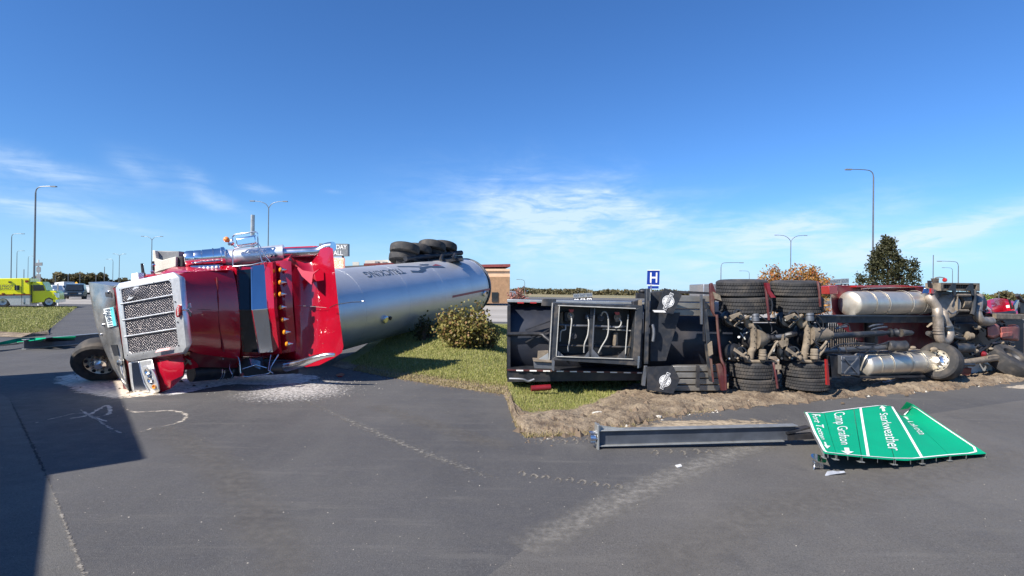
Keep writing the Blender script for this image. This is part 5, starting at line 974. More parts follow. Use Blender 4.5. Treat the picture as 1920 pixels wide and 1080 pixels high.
m = MB(); m.rings([Ps((442, 448, 9.6), (478, 442, 9.65), (480, 456, 9.65), (444, 461, 9.6)), Ps((441, 447, 9.72), (480, 440, 9.77), (482, 457, 9.77), (443, 462, 9.72))]); m.build('mirror', M['chrome'], K, bev=.015)
MB().lathe(P(433, 455, 9.65), (-.3, -1, .1), [(-.05, .03), (0, .06), (.03, .055), (.04, .02)], 16).build('round_mirror', M['chrome'], K); MB().ball(P(424.5, 449, 9.62), .05, 14).build('mirror_lamp', M['orange'], K)
m = MB(); m.tube(Ps((437, 501, 9.6), (436.5, 480, 9.6), (438, 468, 9.6), (450, 464, 9.6), (478, 460.5, 9.65)), .011, sm=2); m.tube(Ps((483, 458, 9.7), (488, 480, 9.7), (493, 494, 9.7)), .011); m.tube(Ps((484, 456, 9.7), (498, 480, 9.72), (507, 492, 9.75)), .01); m.tube(Ps((430, 500, 9.6), (470, 497, 9.6), (500, 490, 9.7)), .01); m.build('mirror_arm', M['chromed'], K)
# torn pale panel and black battery cover standing behind the fender
MB().slab(Ps((286, 469, 9.9), (291, 470, 9.9), (293, 484, 9.9), (302, 488, 9.9), (330, 481, 9.9), (330, 500, 9.9), (300, 508, 9.9), (290, 512, 9.9), (286, 500, 9.9)), (0, .15, 0)).build('torn_panel', M['cream'], K, bev=.01)
MB().slab(Ps((291, 470, 9.98), (336, 471, 9.98), (336, 482, 9.98), (300, 488, 9.98), (292, 483, 9.98)), (0, .2, 0)).build('panel_liner', M['signgrey'], K, bev=.01); MB().slab(Ps((330, 481, 9.95), (343, 481, 9.95), (343, 500, 9.95), (330, 500, 9.95)), (0, .3, 0)).build('battery_cover', M['black'], K, bev=.01)
m = MB(); m.tube(Ps((266, 494, 9.3), (268, 510, 9.3), (272, 518, 9.3)), [.02, .028]); m.ball(P(268, 517, 9.25), .06, 8, (1.4, 1, .6)); m.tube(Ps((287, 490, 9.6), (288, 505, 9.6), (286, 518, 9.6)), .02); m.build('torn_bracket', M['black'], K)
for x, y in ((288, 497), (285, 509), (290, 515)): MB().ball(P(x, y, 9.55), .03, 8).build('bolt', M['chromed'], K)
# front wheel below the bumper
wa = Vector((.35, -1, -.72)).normalized(); wc = P(190, 675, 9.75)
w_ = wheel(K, wc, wa, .435, .30, 'alu', 'rubber', rr=.56)
for i in range(10): an = i * .628; x_ = wa.orthogonal().normalized(); y_ = wa.cross(x_); c = wc + wa * .10 + (x_ * math.cos(an) + y_ * math.sin(an)) * .205; q = MB().cyl(c, c - wa * .02, .03, n=10).build('rim_hole', M['blackclean'], w_)
m = MB(); m.lathe(wc + wa * .08, wa, [(0, .12), (.05, .11), (.08, .07), (.1, .06), (.1, .02)], 16)
for i in range(10): an = i * .628 + .3; c = wc + wa * .08 + (x_ * math.cos(an) + y_ * math.sin(an)) * .135; m.cyl(c, c + wa * .06, .015, n=6)
m.build('hub', M['chromed'], w_)
MB().cyl(wc - wa * .1, wc - wa * .5 + Vector((.3, .2, .1)), .08).build('steer_axle', M['black'], K)
# frame and rear of the tractor (mostly hidden)
MB().beam(P(360, 640, 10.2), P(560, 600, 12.6), .12, .3).build('frame_rail', M['frame'], K); MB().beam(P(300, 580, 10.4), P(500, 560, 12.9), .12, .3).build('frame_rail', M['frame'], K)
# ================================================================ DARK TANKER TRAILER (right)
R_ = thing('tanker_trailer', 'dark tanker trailer lying on its side with its underside to the camera', 'tanker', tuple(PH(1130, 712, 0)))
def S(name, pts, d, th, m, **k): return MB().px(pts, d, th).build(name, M[m], R_, **k)
def C(name, p0, p1, r, m, n=16, **k): return MB().cyl(P(*p0), P(*p1), r, n=n).build(name, M[m], R_, **k)
def Tb(name, pts, r, m, sm=3, n=8): return MB().tube([P(*p) for p in pts], r, n, sm=sm).build(name, M[m], R_)
# shell: lying cylinder
ca, cb = P(951, 634, 10.35), P(1345, 640, 10.35)
Lt = (cb - ca).length
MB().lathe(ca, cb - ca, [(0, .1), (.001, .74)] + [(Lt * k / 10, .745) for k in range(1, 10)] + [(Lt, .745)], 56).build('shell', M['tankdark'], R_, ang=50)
S('top_rail', [(951, 561.5), (1210, 566.5), (1210, 571), (951, 566.5)], 9.75, .35, 'galv', bev=.004)
for i, (x0, x1) in enumerate(((970, 982), (994, 1006))): S('reflector', [(x0, 566.3), (x1, 566.5), (x1, 569), (x0, 568.8)], 9.74, .02, 'redcar')
for l in (1020, 1110, 1190): pass
S('lower_panel', [(951, 694), (1203, 699), (1203, 713), (951, 716)], 9.15, 1.0, 'black'); S('side_skirt', [(951, 692.5), (1205, 697.5), (1205, 700.5), (951, 695)], 9.12, .03, 'maroon')
for i in range(10): x = 968 + i * 25.2; y = 693.3 + (x - 951) * .0195; S('reflector', [(x, y), (x + 13, y + .2), (x + 13, y + 2.3), (x, y + 2.1)], 9.10, .015, 'print')
S('bulkhead', [(951, 575), (957, 572), (957, 712), (951, 712)], 9.5, 1.4, 'black')
Tb('conduit', [(951, 626.5, 9.5), (1010, 626, 9.5), (1022, 632, 9.45), (1032, 640, 9.4)], .035, 'black', n=10)
for a, b in (((985, 619), (1035, 601)), ((985, 642), (1040, 612)), ((1090, 600), (1050, 640))): MB().beam(P(*a, 9.55), P(*b, 9.55), .05, .02).build('brace', M['black'], R_)
S('plate_bracket', [(1017, 560), (1043, 560.5), (1042, 574.5), (1015, 573.5)], 9.2, .06, 'frame', bev=.004)
# pump cabinet frame
fo = [(1038, 567), (1206, 573), (1199, 686), (1031, 675)]; fi = [(1049, 574), (1192, 580), (1187, 673), (1043, 668)]
for a, b, nm in ((0, 1, 'frame_bar'), (1, 2, 'frame_bar'), (2, 3, 'frame_bar'), (3, 0, 'frame_bar')): MB().slab([P(*fo[a], 8.72), P(*fo[b], 8.72), P(*fi[b], 8.72), P(*fi[a], 8.72)], (0, .5, 0)).build(nm, M['frame'], R_, bev=.006)
S('back_plate', [(1044, 570), (1200, 576), (1194, 680), (1038, 670)], 9.2, .03, 'blackclean')
S('mullion', [(1107, 576), (1112, 576), (1109, 672), (1104, 672)], 8.85, .12, 'frame'); S('mullion', [(1114, 576), (1116, 576), (1111, 672), (1109, 672)], 8.80, .05, 'galvweb')
Tb('manifold', [(1046, 607, 8.95), (1060, 610, 8.92), (1120, 611.5, 8.92), (1155, 613.5, 8.92), (1172, 612, 8.95)], .02, 'galvweb')
Tb('cross_rail', [(1048, 647.5, 8.95), (1186, 651, 8.95)], .018, 'frame', 0); Tb('cross_rail', [(1130, 617, 9.0), (1185, 620, 9.0)], .012, 'hose', 0); Tb('cross_rail', [(1046, 572.8, 8.7), (1192, 578.6, 8.7)], .008, 'hose', 0)
Tb('rim_edge', [(1043, 668.5, 8.7), (1187, 673.5, 8.7)], .008, 'hose', 0); Tb('rim_edge', [(1049, 574, 8.7), (1043, 668, 8.7)], .008, 'hose', 0); Tb('rim_edge', [(1178, 590, 8.85), (1172, 672, 8.85)], .010, 'hose', 0); Tb('rim_edge', [(1036, 568, 8.7), (1030, 674, 8.7)], .008, 'hose', 0)
for pts in ([(1069, 588, 8.9), (1072, 600, 8.85), (1070, 620, 8.85), (1068, 638, 8.85), (1065, 652, 8.88), (1065, 659, 8.9)], [(1101, 592, 8.9), (1104, 605, 8.85), (1102, 628, 8.85), (1096, 645, 8.85), (1095, 661, 8.9)], [(1127, 592, 8.9), (1131, 585, 8.85), (1138, 588, 8.85), (1141, 605, 8.85), (1139, 630, 8.85), (1128, 650, 8.85), (1122, 662, 8.88)], [(1161, 597, 8.9), (1165, 605, 8.88), (1161, 613, 8.88), (1153, 614, 8.88)], [(1060, 610, 8.9), (1060, 618, 8.88), (1052, 621, 8.88), (1050, 640, 8.9)]): Tb('hose', pts, .0115, 'hose', 4)
for x, y, s in ((1070, 592, 1), (1102, 594, .8), (1126, 596, .9), (1158, 595, 1), (1076, 630, .8), (1110, 632, .7)):
    m = MB(); m.cyl(P(x, y - 7 * s, 8.95), P(x, y + 8 * s, 8.95), .045 * s, n=10); m.cyl(P(x - 4 * s, y, 8.92), P(x + 4 * s, y, 8.92), .035 * s, n=10); m.cyl(P(x, y, 8.9), P(x, y, 9.1), .06 * s, n=10); m.build('valve', M['castiron' if s == 1 else 'black'], R_)
for x, y in ((1071, 582), (1157, 587)): S('valve_handle', [(x - 5, y - 2), (x + 5, y - 2), (x + 4, y + 3), (x - 2, y + 4)], 8.82, .03, 'redcar', bev=.003)
for x, y, w, h in ((1058, 585, 12, 18), (1151, 625, 8, 24), (1050, 586, 6, 28)): S('pump_block', [(x, y), (x + w, y - 2), (x + w, y + h), (x, y + h)], 9.0, .15, 'castiron' if w < 10 else 'frame', bev=.01)
S('gusset', [(1043, 655), (1058, 668), (1043, 668)], 8.75, .02, 'galvweb'); S('gusset', [(1112, 655), (1126, 671), (1112, 671)], 8.78, .02, 'galvweb'); S('gusset', [(1172, 655), (1172, 672), (1155, 672)], 8.78, .02, 'frame'); S('gusset', [(1094, 671), (1104, 658), (1104, 672)], 8.78, .02, 'galvweb')
# foot step and bits
S('step_box', [(1000, 675), (1040, 677.5), (1040, 680), (1000, 677.5)], 8.6, .3, 'castiron'); S('step_box', [(1001, 678), (1036, 680), (1036, 692), (1002, 691)], 8.65, .25, 'galvweb', bev=.006); S('step_bracket', [(1009, 659), (1028, 658), (1028, 675), (1008, 674)], 8.8, .1, 'castiron'); S('step_bracket', [(1009, 674), (1028, 662), (1029, 676)], 8.75, .03, 'galv'); S('step_end', [(1035, 677), (1040, 677), (1039, 696), (1035, 694)], 8.55, .3, 'galvweb')
Tb('bent_pipe', [(955, 710, 9.0), (980, 711, 8.95), (990, 715, 8.95), (1002, 711, 8.95)], .02, 'galvweb'); 
o = C('red_canister', (996, 728.5, 8.75), (1032, 726, 8.8), .048, 'red2', 14)
# landing leg frames at the right of the cabinet
S('leg_plate', [(1186, 565), (1202, 562), (1203, 600), (1197, 690), (1188, 688), (1190, 600)], 8.9, .12, 'black', bev=.01); S('leg_edge', [(1199, 563), (1204, 562), (1203, 585), (1199, 587)], 8.8, .1, 'castiron')
S('landing_leg', [(1212, 541), (1219, 541), (1216, 683), (1208, 683)], 8.75, .12, 'frame', bev=.01); S('landing_leg', [(1196, 600), (1206, 598), (1203, 690), (1194, 690)], 8.8, .12, 'frame', bev=.01); S('leg_foot', [(1208, 686), (1214, 686), (1210, 724), (1204, 723)], 8.75, .08, 'galvweb', bev=.004)
S('leg_foot', [(1196, 668), (1200, 668), (1198, 690), (1195, 690)], 8.7, .05, 'chromed'); S('beacon_bracket', [(1194, 549), (1213, 549), (1213, 559.5), (1194, 559.5)], 9.0, .1, 'black'); MB().ball(P(1205, 546, 9.05), .075, 12, (1, 1, .6)).build('beacon', M['black'], R_)
Tb('chain', [(1192, 590, 8.8), (1200, 586, 8.75), (1206, 588, 8.75)], .02, 'galvweb'); Tb('brace_rod', [(1219, 612, 8.9), (1224, 610, 8.8), (1226, 625, 8.8), (1224, 640, 8.8)], .025, 'galvweb', 2)
# tractor's rear fenders, flaps are hung on the trailer-side frame
# The tractor stands turned: right of its drive axles it draws back from the camera, and its parts are sized by where they stand.
P_flat = P
def gx(px): return 1 / (1 - .000705 * max(0, min(px, 1990) - 1540))
def P(px, py, d): return P_flat(px, py, d * gx(px))
def gw(p): p = Vector(p) - Vector((0, 0, CH)); return gx(960 + F * p.dot(C_R) / p.dot(C_F))
class MB(MB):
    def lathe(s, p, ax, prof, n=20, caps=True): k = gw(p); return super().lathe(p, ax, [(t_, r * k) for t_, r in prof], n, caps)
    def tube(s, pts, r, n=8, sm=0): k = gw(pts[0]); k1 = gw(pts[-1]); return super().tube(pts, [r * k, r * k1] if isinstance(r, (int, float)) else [q * (k + k1) / 2 for q in r], n, sm)
    def ball(s, c, r, n=10, sc=(1, 1, 1)): return super().ball(c, r * gw(c), n, sc)
    def beam(s, a, b, w, h, up=(0, 0, 1)): k = gw(a); return super().beam(a, b, w * k, h * k, up)
# ================================================================ RED TRACTOR (right)
K2 = thing('semi_truck', 'underside of the overturned red tractor with its axles and tanks to the camera', 'truck', tuple(PH(1560, 730, 0)))
def S(name, pts, d, th, m, dr=(0, 1, 0), **k): return MB().px(pts, d, th, None, dr).build(name, M[m], K2, **k)
def C(name, p0, p1, r, m, n=16, r2=None, **k): return MB().cyl(P(*p0), P(*p1), r, r2, n).build(name, M[m], K2, **k)
def Tb(name, pts, r, m, sm=3, n=8): return MB().tube([P(*p) for p in pts], r, n, sm=sm).build(name, M[m], K2)
def flap(pts, d, logo, rot, m='flap'):
    o = S('mud_flap', pts, d, .02, m); cx, cy, r = logo; c = P(cx, cy, d - .006); k = d / F
    ex, ez = Vector((math.cos(rot), 0, math.sin(rot))), Vector((-math.sin(rot), 0, math.cos(rot)))
    def f(x, y, o_=0): return c + (ex * x + ez * y) * k + Vector((0, -o_, 0))
    n = 28; ringp = MB(); vs = []
    for i in range(n): a = 2 * math.pi * i / n; vs += [f(math.cos(a) * r, math.sin(a) * r), f(math.cos(a) * (r - 1.0), math.sin(a) * (r - 1.0))]
    ringp.add(vs, [(2 * i, (2 * i + 2) % (2 * n), (2 * i + 3) % (2 * n), 2 * i + 1) for i in range(n)])
    for s in (1, -1):
        seg = [f(math.cos(a) * (r - 2), s * math.sin(a) * (r - 2)) for a in np.linspace(.42, math.pi - .42, 12)]; ringp.add(seg, [tuple(range(12))])
    ringp.build('logo_disc', M['print'], K2, flat=True)
    MB().add([f(-r * 1.5, -3.6, .003), f(r * 1.5, -3.6, .003), f(r * 1.5, 3.6, .003), f(-r * 1.5, 3.6, .003)], [(0, 1, 2, 3)]).build('logo_banner', M['print'], K2, flat=True)
    MB().add([f(-r * 1.42, -2.9, .005), f(r * 1.42, -2.9, .005), f(r * 1.42, 2.9, .005), f(-r * 1.42, 2.9, .005)], [(0, 1, 2, 3)]).build('logo_banner', M[m], K2, flat=True)
    text('WESTMOR', lambda u, v: f((u - .5) * r * 2.6, (v - .5) * 4.3, .008), 'lettering', M['print'], K2)
    for s in (1, -1):
        for a in (.8, 1.57, 2.34): p = [f(math.cos(a) * r * .72 + math.cos(q) * (1.3 if j % 2 else .55), s * math.sin(a) * r * .68 + math.sin(q) * (1.3 if j % 2 else .55), .003) for j, q in enumerate(np.linspace(0, 2 * math.pi, 11)[:-1])]; MB().add(p, [tuple(range(10))]).build('logo_star', M[m], K2, flat=True)
S('fender', [(1225, 548), (1345, 552), (1345, 548.5), (1262, 544.5)], 9.1, .5, 'black')
# ribbed steel half fenders: one profile per strip
def fender(y0, x0, x1, n, h, tilt=0):
    for i in range(n):
        ya = y0 + i * h; S('fender_rib', [(x0, ya), (x1, ya + tilt), (x1, ya + h - 1.2 + tilt), (x0, ya + h - 1.2)], 8.95 + .02 * i, .15, 'fendersteel', bev=.012)
fender(553.5, 1262, 1341, 3, 13.2, 1.5); fender(686, 1262, 1350, 4, 12.2, -.5)
S('big_flap', [(1220, 548), (1246, 545), (1246, 588), (1276, 586), (1249, 677), (1219, 678)], 8.92, .03, 'flap', bev=.005)
S('flap_bracket', [(1224, 581.5), (1246, 582), (1249, 586), (1227, 585.5)], 8.7, .05, 'white')
flap([(1246, 540), (1279, 552), (1262, 588.5), (1231, 583)], 8.75, (1253, 565, 11.2), math.radians(66)); flap([(1212, 688), (1262, 686), (1275, 712), (1262, 738), (1214, 731)], 8.72, (1247, 714, 11), math.radians(66))
for x, y0, y1 in ((1316, 552, 608), (1321, 560, 640)): S('fender_bracket', [(x - 2, y0), (x + 1.5, y0), (x + 1.5, y1), (x - 1, y1)], 8.8, .06, 'galvweb' if x < 1320 else 'black')
S('fender_bracket', [(1308, 686), (1312, 686), (1312, 727), (1307, 727)], 8.85, .08, 'black'); S('mount_post', [(1320, 580), (1326, 580), (1334, 660), (1338, 716), (1333, 716), (1326, 660)], 8.8, .1, 'frame', bev=.006); S('mount_plate', [(1328, 646), (1335, 640), (1337, 664), (1330, 668)], 8.74, .04, 'castiron')
S('red_bracket', [(1331, 672), (1335, 673), (1339, 716), (1337, 717)], 8.76, .03, 'maroon')
for a, b in (([(1332, 532), (1336, 530), (1344, 552), (1352, 562), (1350, 565), (1339, 562), (1340, 588), (1344, 592), (1341, 594), (1334, 580)], 8.85), ([(1345, 684), (1352, 682), (1356, 690), (1361, 732), (1354, 733)], 8.78)): S('fender_frame', a, b, .08, 'maroon', bev=.005)
Tb('fender_frame', [(1344, 590, 8.85), (1347, 630, 8.85), (1352, 672, 8.8), (1359, 690, 8.78), (1361, 731, 8.78)], .022, 'maroon'); S('maroon_step', [(1337, 547), (1350, 553), (1353, 564), (1341, 560)], 8.82, .2, 'castiron')
Tb('fender_frame', [(1435, 533, 8.9), (1438, 560, 8.85), (1442, 600, 8.85)], .022, 'maroon'); S('red_bracket', [(1437, 530), (1443, 530), (1445, 545), (1455, 558), (1446, 558), (1440, 548)], 8.8, .1, 'reddull'); Tb('fender_frame', [(1450, 680, 8.85), (1454, 700, 8.8), (1458, 728, 8.8)], .018, 'maroon'); S('clip_plate', [(1455, 684), (1465, 684), (1465, 692.5), (1455, 692.5)], 8.7, .03, 'castiron')
Tb('fender_frame', [(1533, 528, 9.0), (1536, 545, 8.95), (1538, 575, 8.95)], .02, 'maroon'); S('red_bracket', [(1549, 674), (1552, 674), (1556, 722), (1551, 722)], 8.75, .05, 'redcar'); Tb('flap_hanger', [(1441, 548, 8.85), (1438, 575, 8.85), (1444, 590, 8.85), (1448, 572, 8.85), (1444, 556, 8.85)], .014, 'black')
# drive wheels ---------------------------------------------------
def tire(px, py, d, r, w, tilt=0.0, parent=K2, rim='black', ribs=4):
    ax = Vector((math.sin(tilt), -.05, math.cos(tilt))).normalized(); c = P(px, py, d); o = MB().lathe(c - ax * w * .35, ax, [(0, .03), (0, r * .25), (.03, r * .3), (w * .6, r * .42), (w * .66, r * .56)], 24, False).build('wheel', M[rim], parent)
    pr = [(0, r * .55), (0, r * .82), (w * .04, r * .92), (w * .10, r * .985)]
    x = .10
    for i in range(ribs):
        x1 = .10 + (i + 1) * .8 / ribs; pr += [(w * x, r), (w * (x1 - .035), r)]
        if i < ribs - 1: pr += [(w * (x1 - .033), r * .972), (w * (x1 - .002), r * .972)]
        x = x1
    pr += [(w * .9, r * .985), (w * .96, r * .92), (w, r * .82), (w, r * .55), (w * .9, r * .5), (w * .1, r * .5), (0, r * .55)]
    MB().lathe(c - ax * w / 2, ax, pr, 40, False).build('tyre', M['rubber'], o, ang=25)
    # tread blocks: short lugs on the two outer ribs of the sector facing the camera
    m = MB(); x0 = ax.cross(Vector((0, 1, 0))).normalized(); y0 = ax.cross(x0)
    for row in range(ribs):
        for k in range(56):
            a = 2 * math.pi * (k + .5 * (row % 2)) / 56; dr = x0 * math.cos(a) + y0 * math.sin(a)
            if dr.y > .25: continue
            z = (-.4 + .8 * (row + .45) / ribs) * w; m.box(c + ax * z + dr * (r + .0), (.8 * w / ribs * .72, .0155 * 1.9 * r / .44, .012), Matrix((ax, ax.cross(dr), dr)).transposed())
    m.build('tread', M['rubber'], o, flat=True); return o
RD = .40; D0 = 9.32
for (x, y, r, tl, w0) in ((1390, 540, .41, -.03, .285), (1396, 570.5, .41, -.03, .30), (1490, 541, .385, -.01, .27), (1495, 570.5, .39, -.01, .29), (1408, 689, .40, -.03, .285), (1413, 717.5, .395, -.03, .27), (1507, 688.5, .375, -.02, .27), (1511, 713.5, .37, -.02, .24)): tire(x, y, D0, r, w0, tl)
for x, ys in ((1394, (532, 590)), (1494, (536, 590)), (1412, (672, 728)), (1510, (672, 724))): C('brake_drum', (x, ys[0] + 10, D0 + .02), (x, ys[1] - 4, D0 + .02), .19, 'black', 24)
# axle housings: banjo tubes with differential bowls
def axle(x0, x1, xm, ym, pin, y0=596, y1=672):
    d = 9.08; pts = [(x0, y0), (x0 + (xm - x0) * .35, y0 + 14), (xm - 3, ym - 22), (xm, ym), (xm - 2, ym + 20), (x1 + (xm - x1) * .25, y1 - 14), (x1, y1)]
    MB().tube([P(x, y, d) for x, y in pts], [.06, .08, .11, .125, .11, .075, .055], 14, sm=3).build('axle_housing', M['castiron'], K2)
    MB().lathe(P(xm + 1, ym + 1, d + .20), (-1, -.25, 0), [(-.05, .1), (0, .22), (.03, .235), (.05, .23), (.12, .20), (.19, .13), (.22, .04)], 30).build('differential_cover', M['black'], K2)
    MB().lathe(P(xm + 1, ym + 1, d + .20), (-1, -.25, 0), [(0, .236), (.0, .25), (.03, .25), (.03, .236)], 30, False).build('flange_ring', M['castiron'], K2)
    MB().cyl(P(xm - 27, ym - 2, d - .02), P(xm - 29, ym - 2, d - .06), .018, n=8).build('drain_plug', M['print'], K2)
    MB().lathe(P(xm + 4, ym + 1, d), (1, 0, 0), [(0, .17), (.06, .15), (.1, .13), (pin - .05, .11), (pin, .07), (pin + .03, .06)], 20).build('pinion_housing', M['castiron'], K2)
    for k in range(4): MB().ball(P(xm + 1, ym - 18 + 12 * k, d - .09), .011, 6).build('bolt', M['black'], K2)
axle(1398, 1407, 1414, 634, .18); axle(1497, 1508, 1514, 626, .34)
MB().lathe(P(1436, 633, 9.05), (1, 0, .0), [(0, .06), (.03, .065), (.08, .04), (.14, .05), (.18, .035)], 14).build('universal_joint', M['black'], K2); C('short_drive_shaft', (1452, 632, 9.05), (1480, 630, 9.05), .042, 'galvweb', 14); Tb('universal_joint', [(1474, 629, 9.03), (1482, 627, 9.0), (1490, 625, 9.05)], .05, 'black', 2)
# air bags, brake chambers, links
for (x, y, s) in ((1367, 598, 0), (1470, 600, 0), (1372, 661, 1), (1470, 660, 1)):
    a = P(x, y, 9.2); b = P(x + 14, y - 6 + 6 * s, 9.0)
    MB().lathe(a, b - a, [(-.08, .1), (-.04, .14), (.04, .155), (.1, .145), (.12, .1), (.17, .095), (.19, .09), (.19, .07)], 24).build('air_bag', M['blackclean'], K2); MB().lathe(b, b - a, [(0.05, .085), (.05, .095), (.07, .095), (.07, .075)], 24, False).build('air_bag_ring', M['frame'], K2)
    if s: q = [(x + 6, y - 9), (x + 24, y + 4), (x + 27, y + 10), (x + 22, y + 9), (x + 4, y - 3)]
    else: q = [(x + 1, y - 6), (x + 21, y - 13), (x + 22, y - 9), (x + 6, y + 2)]
    S('spring_plate', q, 8.83, .03, 'castiron', bev=.004); Tb('link_arm', [(x + 10, y + (12 if s else 14), 9.0), (x + 28, y - (0 if s else 4), 8.95)], .018, 'castiron', 0)
for (x, y) in ((1416, 594), (1518, 593)): 
    a, b = P(x, y - 7, 8.95), P(x + 1, y + 10, 8.95); L2 = (b - a).length; MB().lathe(a, b - a, [(0, .03), (.01, .06), (.04, .065), (.05, .055), (.09, .062), (.13, .062), (.14, .03)], 18).build('brake_chamber', M['galvweb'], K2)
for (x, y) in ((1430, 664), (1527, 663)): 
    a, b = P(x, y - 9, 8.9), P(x, y + 12, 8.9); MB().lathe(a, b - a, [(0, .045), (.01, .056), (.06, .058), (.065, .05), (.075, .06), (.1, .064), (.11, .05), (.12, .06), (.16, .06), (.18, .04)], 18).build('brake_chamber', M['castiron'], K2)
for pts in ([(1437, 674), (1446, 660), (1455, 644), (1459, 640)], [(1533, 670), (1543, 658), (1548, 648)], [(1538, 655), (1546, 646), (1550, 640)]): Tb('link_arm', [(x, y, 8.9) for x, y in pts], .02, 'castiron', 2)
for pts in ([(1396, 676), (1415, 678), (1433, 677)], [(1500, 676), (1520, 678), (1536, 672)], [(1388, 592), (1396, 597), (1406, 590)], [(1486, 592), (1494, 597), (1504, 590)]): Tb('bracket', [(x, y, 8.98) for x, y in pts], .028, 'castiron', 2)
for x, y in ((1388, 593), (1490, 594), (1399, 672), (1500, 671)): MB().ball(P(x, y, 8.92), .045, 10).build('shackle', M['castiron'], K2)
for x, y, w, h in ((1428, 640, 11, 9), (1459, 640, 18, 12), (1466, 630, 4, 24), (1474, 634, 4, 18)): S('bracket_plate', [(x, y), (x + w, y - 3), (x + w, y + h * .6), (x + w * .4, y + h)], 9.0, .05, 'castiron')
for pts in ([(1520, 590), (1535, 594), (1543, 605), (1542, 618), (1534, 622)], [(1424, 592), (1436, 600), (1446, 610), (1447, 622)], [(1527, 640), (1538, 646), (1548, 650)], [(1524, 636), (1536, 650), (1546, 646)], [(1438, 680), (1446, 686), (1450, 700), (1447, 716)], [(1530, 600), (1540, 620), (1530, 640)]): Tb('air_line', [(x, y, 8.95) for x, y in pts], .009, 'black', 4)
for i in range(40):
    cx, cy = random.choice(((1400, 600), (1430, 650), (1490, 600), (1525, 650), (1375, 640), (1460, 640))); x = cx + random.uniform(-22, 22); y = cy + random.uniform(-18, 18); pts = [P(x + dx_, y + dy_, 9.15 + random.uniform(-.08, .1)) for dx_, dy_ in ((0, 0), (random.uniform(-9, 9), random.uniform(-9, 9)), (random.uniform(-16, 16), random.uniform(-16, 16)))]
    MB().tube(pts, random.uniform(.005, .014), 6, sm=3).build('hose', M[random.choice(['black', 'black', 'frame', 'castiron', 'hose'])], K2)
for i in range(30):
    x = random.uniform(1360, 1540); y = random.choice((random.uniform(590, 602), random.uniform(662, 676))); MB().cyl(P(x, y, 9.05), P(x, y, 9.0), random.uniform(.012, .022), n=6).build('bolt', M[random.choice(['galv', 'castiron', 'black'])], K2)
# frame rails, cross members, shaft
S('frame_rail', [(1345, 596), (1545, 597), (1545, 604), (1345, 604)], 9.7, .2, 'frame'); S('frame_rail', [(1535, 592.5), (1905, 594), (1905, 605), (1535, 605.5)], 9.45, .1, 'frame', bev=.004); S('frame_rail_lip', [(1535, 590.5), (1790, 592), (1790, 594), (1535, 592.7)], 9.35, .12, 'galvweb')
S('frame_rail', [(1345, 662), (1920, 656), (1920, 664), (1345, 669)], 9.75, .15, 'black'); C('tubular_rail', (1528, 657.5, 9.1), (1668, 651, 9.1), .048, 'galvweb'); S('cross_member', [(1548, 603), (1553, 603), (1553, 660), (1548, 660)], 9.6, .3, 'black'); S('cross_member', [(1640, 603), (1646, 603), (1646, 650), (1640, 650)], 9.6, .3, 'black'); S('cross_member', [(1345, 600), (1352, 600), (1352, 668), (1345, 668)], 9.6, .3, 'black')
C('drive_shaft', (1534, 631.5, 9.1), (1655, 624.5, 9.1), .052, 'frame', 18); C('drive_shaft', (1655, 624.5, 9.1), (1672, 623.8, 9.1), .036, 'frame', 16); MB().lathe(P(1667, 624, 9.1), (1, 0, .02), [(0, .05), (.02, .075), (.05, .07), (.07, .05), (.1, .06), (.13, .075), (.15, .06)], 14).build('universal_joint', M['black'], K2); MB().lathe(P(1689, 624, 9.1), (1, 0, .01), [(0, .07), (.03, .06), (.2, .04), (.24, .012)], 16).build('slip_yoke', M['frame'], K2); C('drive_shaft', (1740, 625, 9.2), (1785, 624.5, 9.2), .04, 'frame', 14)
C('shaft_yoke', (1527, 632, 9.05), (1538, 631.5, 9.05), .06, 'castiron', 12)
for i in range(14): S('walkway_bar', [(1556 + i * 4.2, 606), (1557.6 + i * 4.2, 606), (1557.6 + i * 4.2, 652), (1556 + i * 4.2, 652)], 9.9, .03, 'black')
# red sleeper body behind
MB().rings([[P(1556, 537, 9.9), P(1568, 535, 9.9), P(1568, 600, 9.9), P(1562, 600, 9.9)], [P(1600, 535, 9.85), P(1618, 534.5, 9.85), P(1618, 640, 9.85), P(1610, 640, 9.85)]]).build('cab_corner', M['reddull'], K2)
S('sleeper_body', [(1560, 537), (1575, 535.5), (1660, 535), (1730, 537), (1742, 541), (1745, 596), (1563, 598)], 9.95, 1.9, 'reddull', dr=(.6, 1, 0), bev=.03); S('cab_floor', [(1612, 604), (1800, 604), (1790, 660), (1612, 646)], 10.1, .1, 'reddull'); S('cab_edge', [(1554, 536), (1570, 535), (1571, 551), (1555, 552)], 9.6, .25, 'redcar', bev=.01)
Tb('cab_trim', [(1616, 541, 9.7), (1640, 539.5, 9.7), (1725, 538, 9.7), (1733, 541, 9.7), (1735, 552, 9.7)], .018, 'chromed', 3); S('red_strip', [(1606, 535.5), (1690, 534.5), (1730, 537), (1732, 539), (1606, 538.5)], 9.6, .4, 'redcar', bev=.004)
S('dark_back', [(1345, 606), (1545, 606), (1545, 660), (1345, 664)], 10.0, .1, 'charge'); S('dark_back', [(1745, 545), (1920, 600), (1920, 700), (1745, 690)], 10.15, .1, 'charge'); MB().cyl(P(1579, 571, 9.93), P(1579, 571, 9.85), .02).build('cab_bolt', M['chrome'], K2)
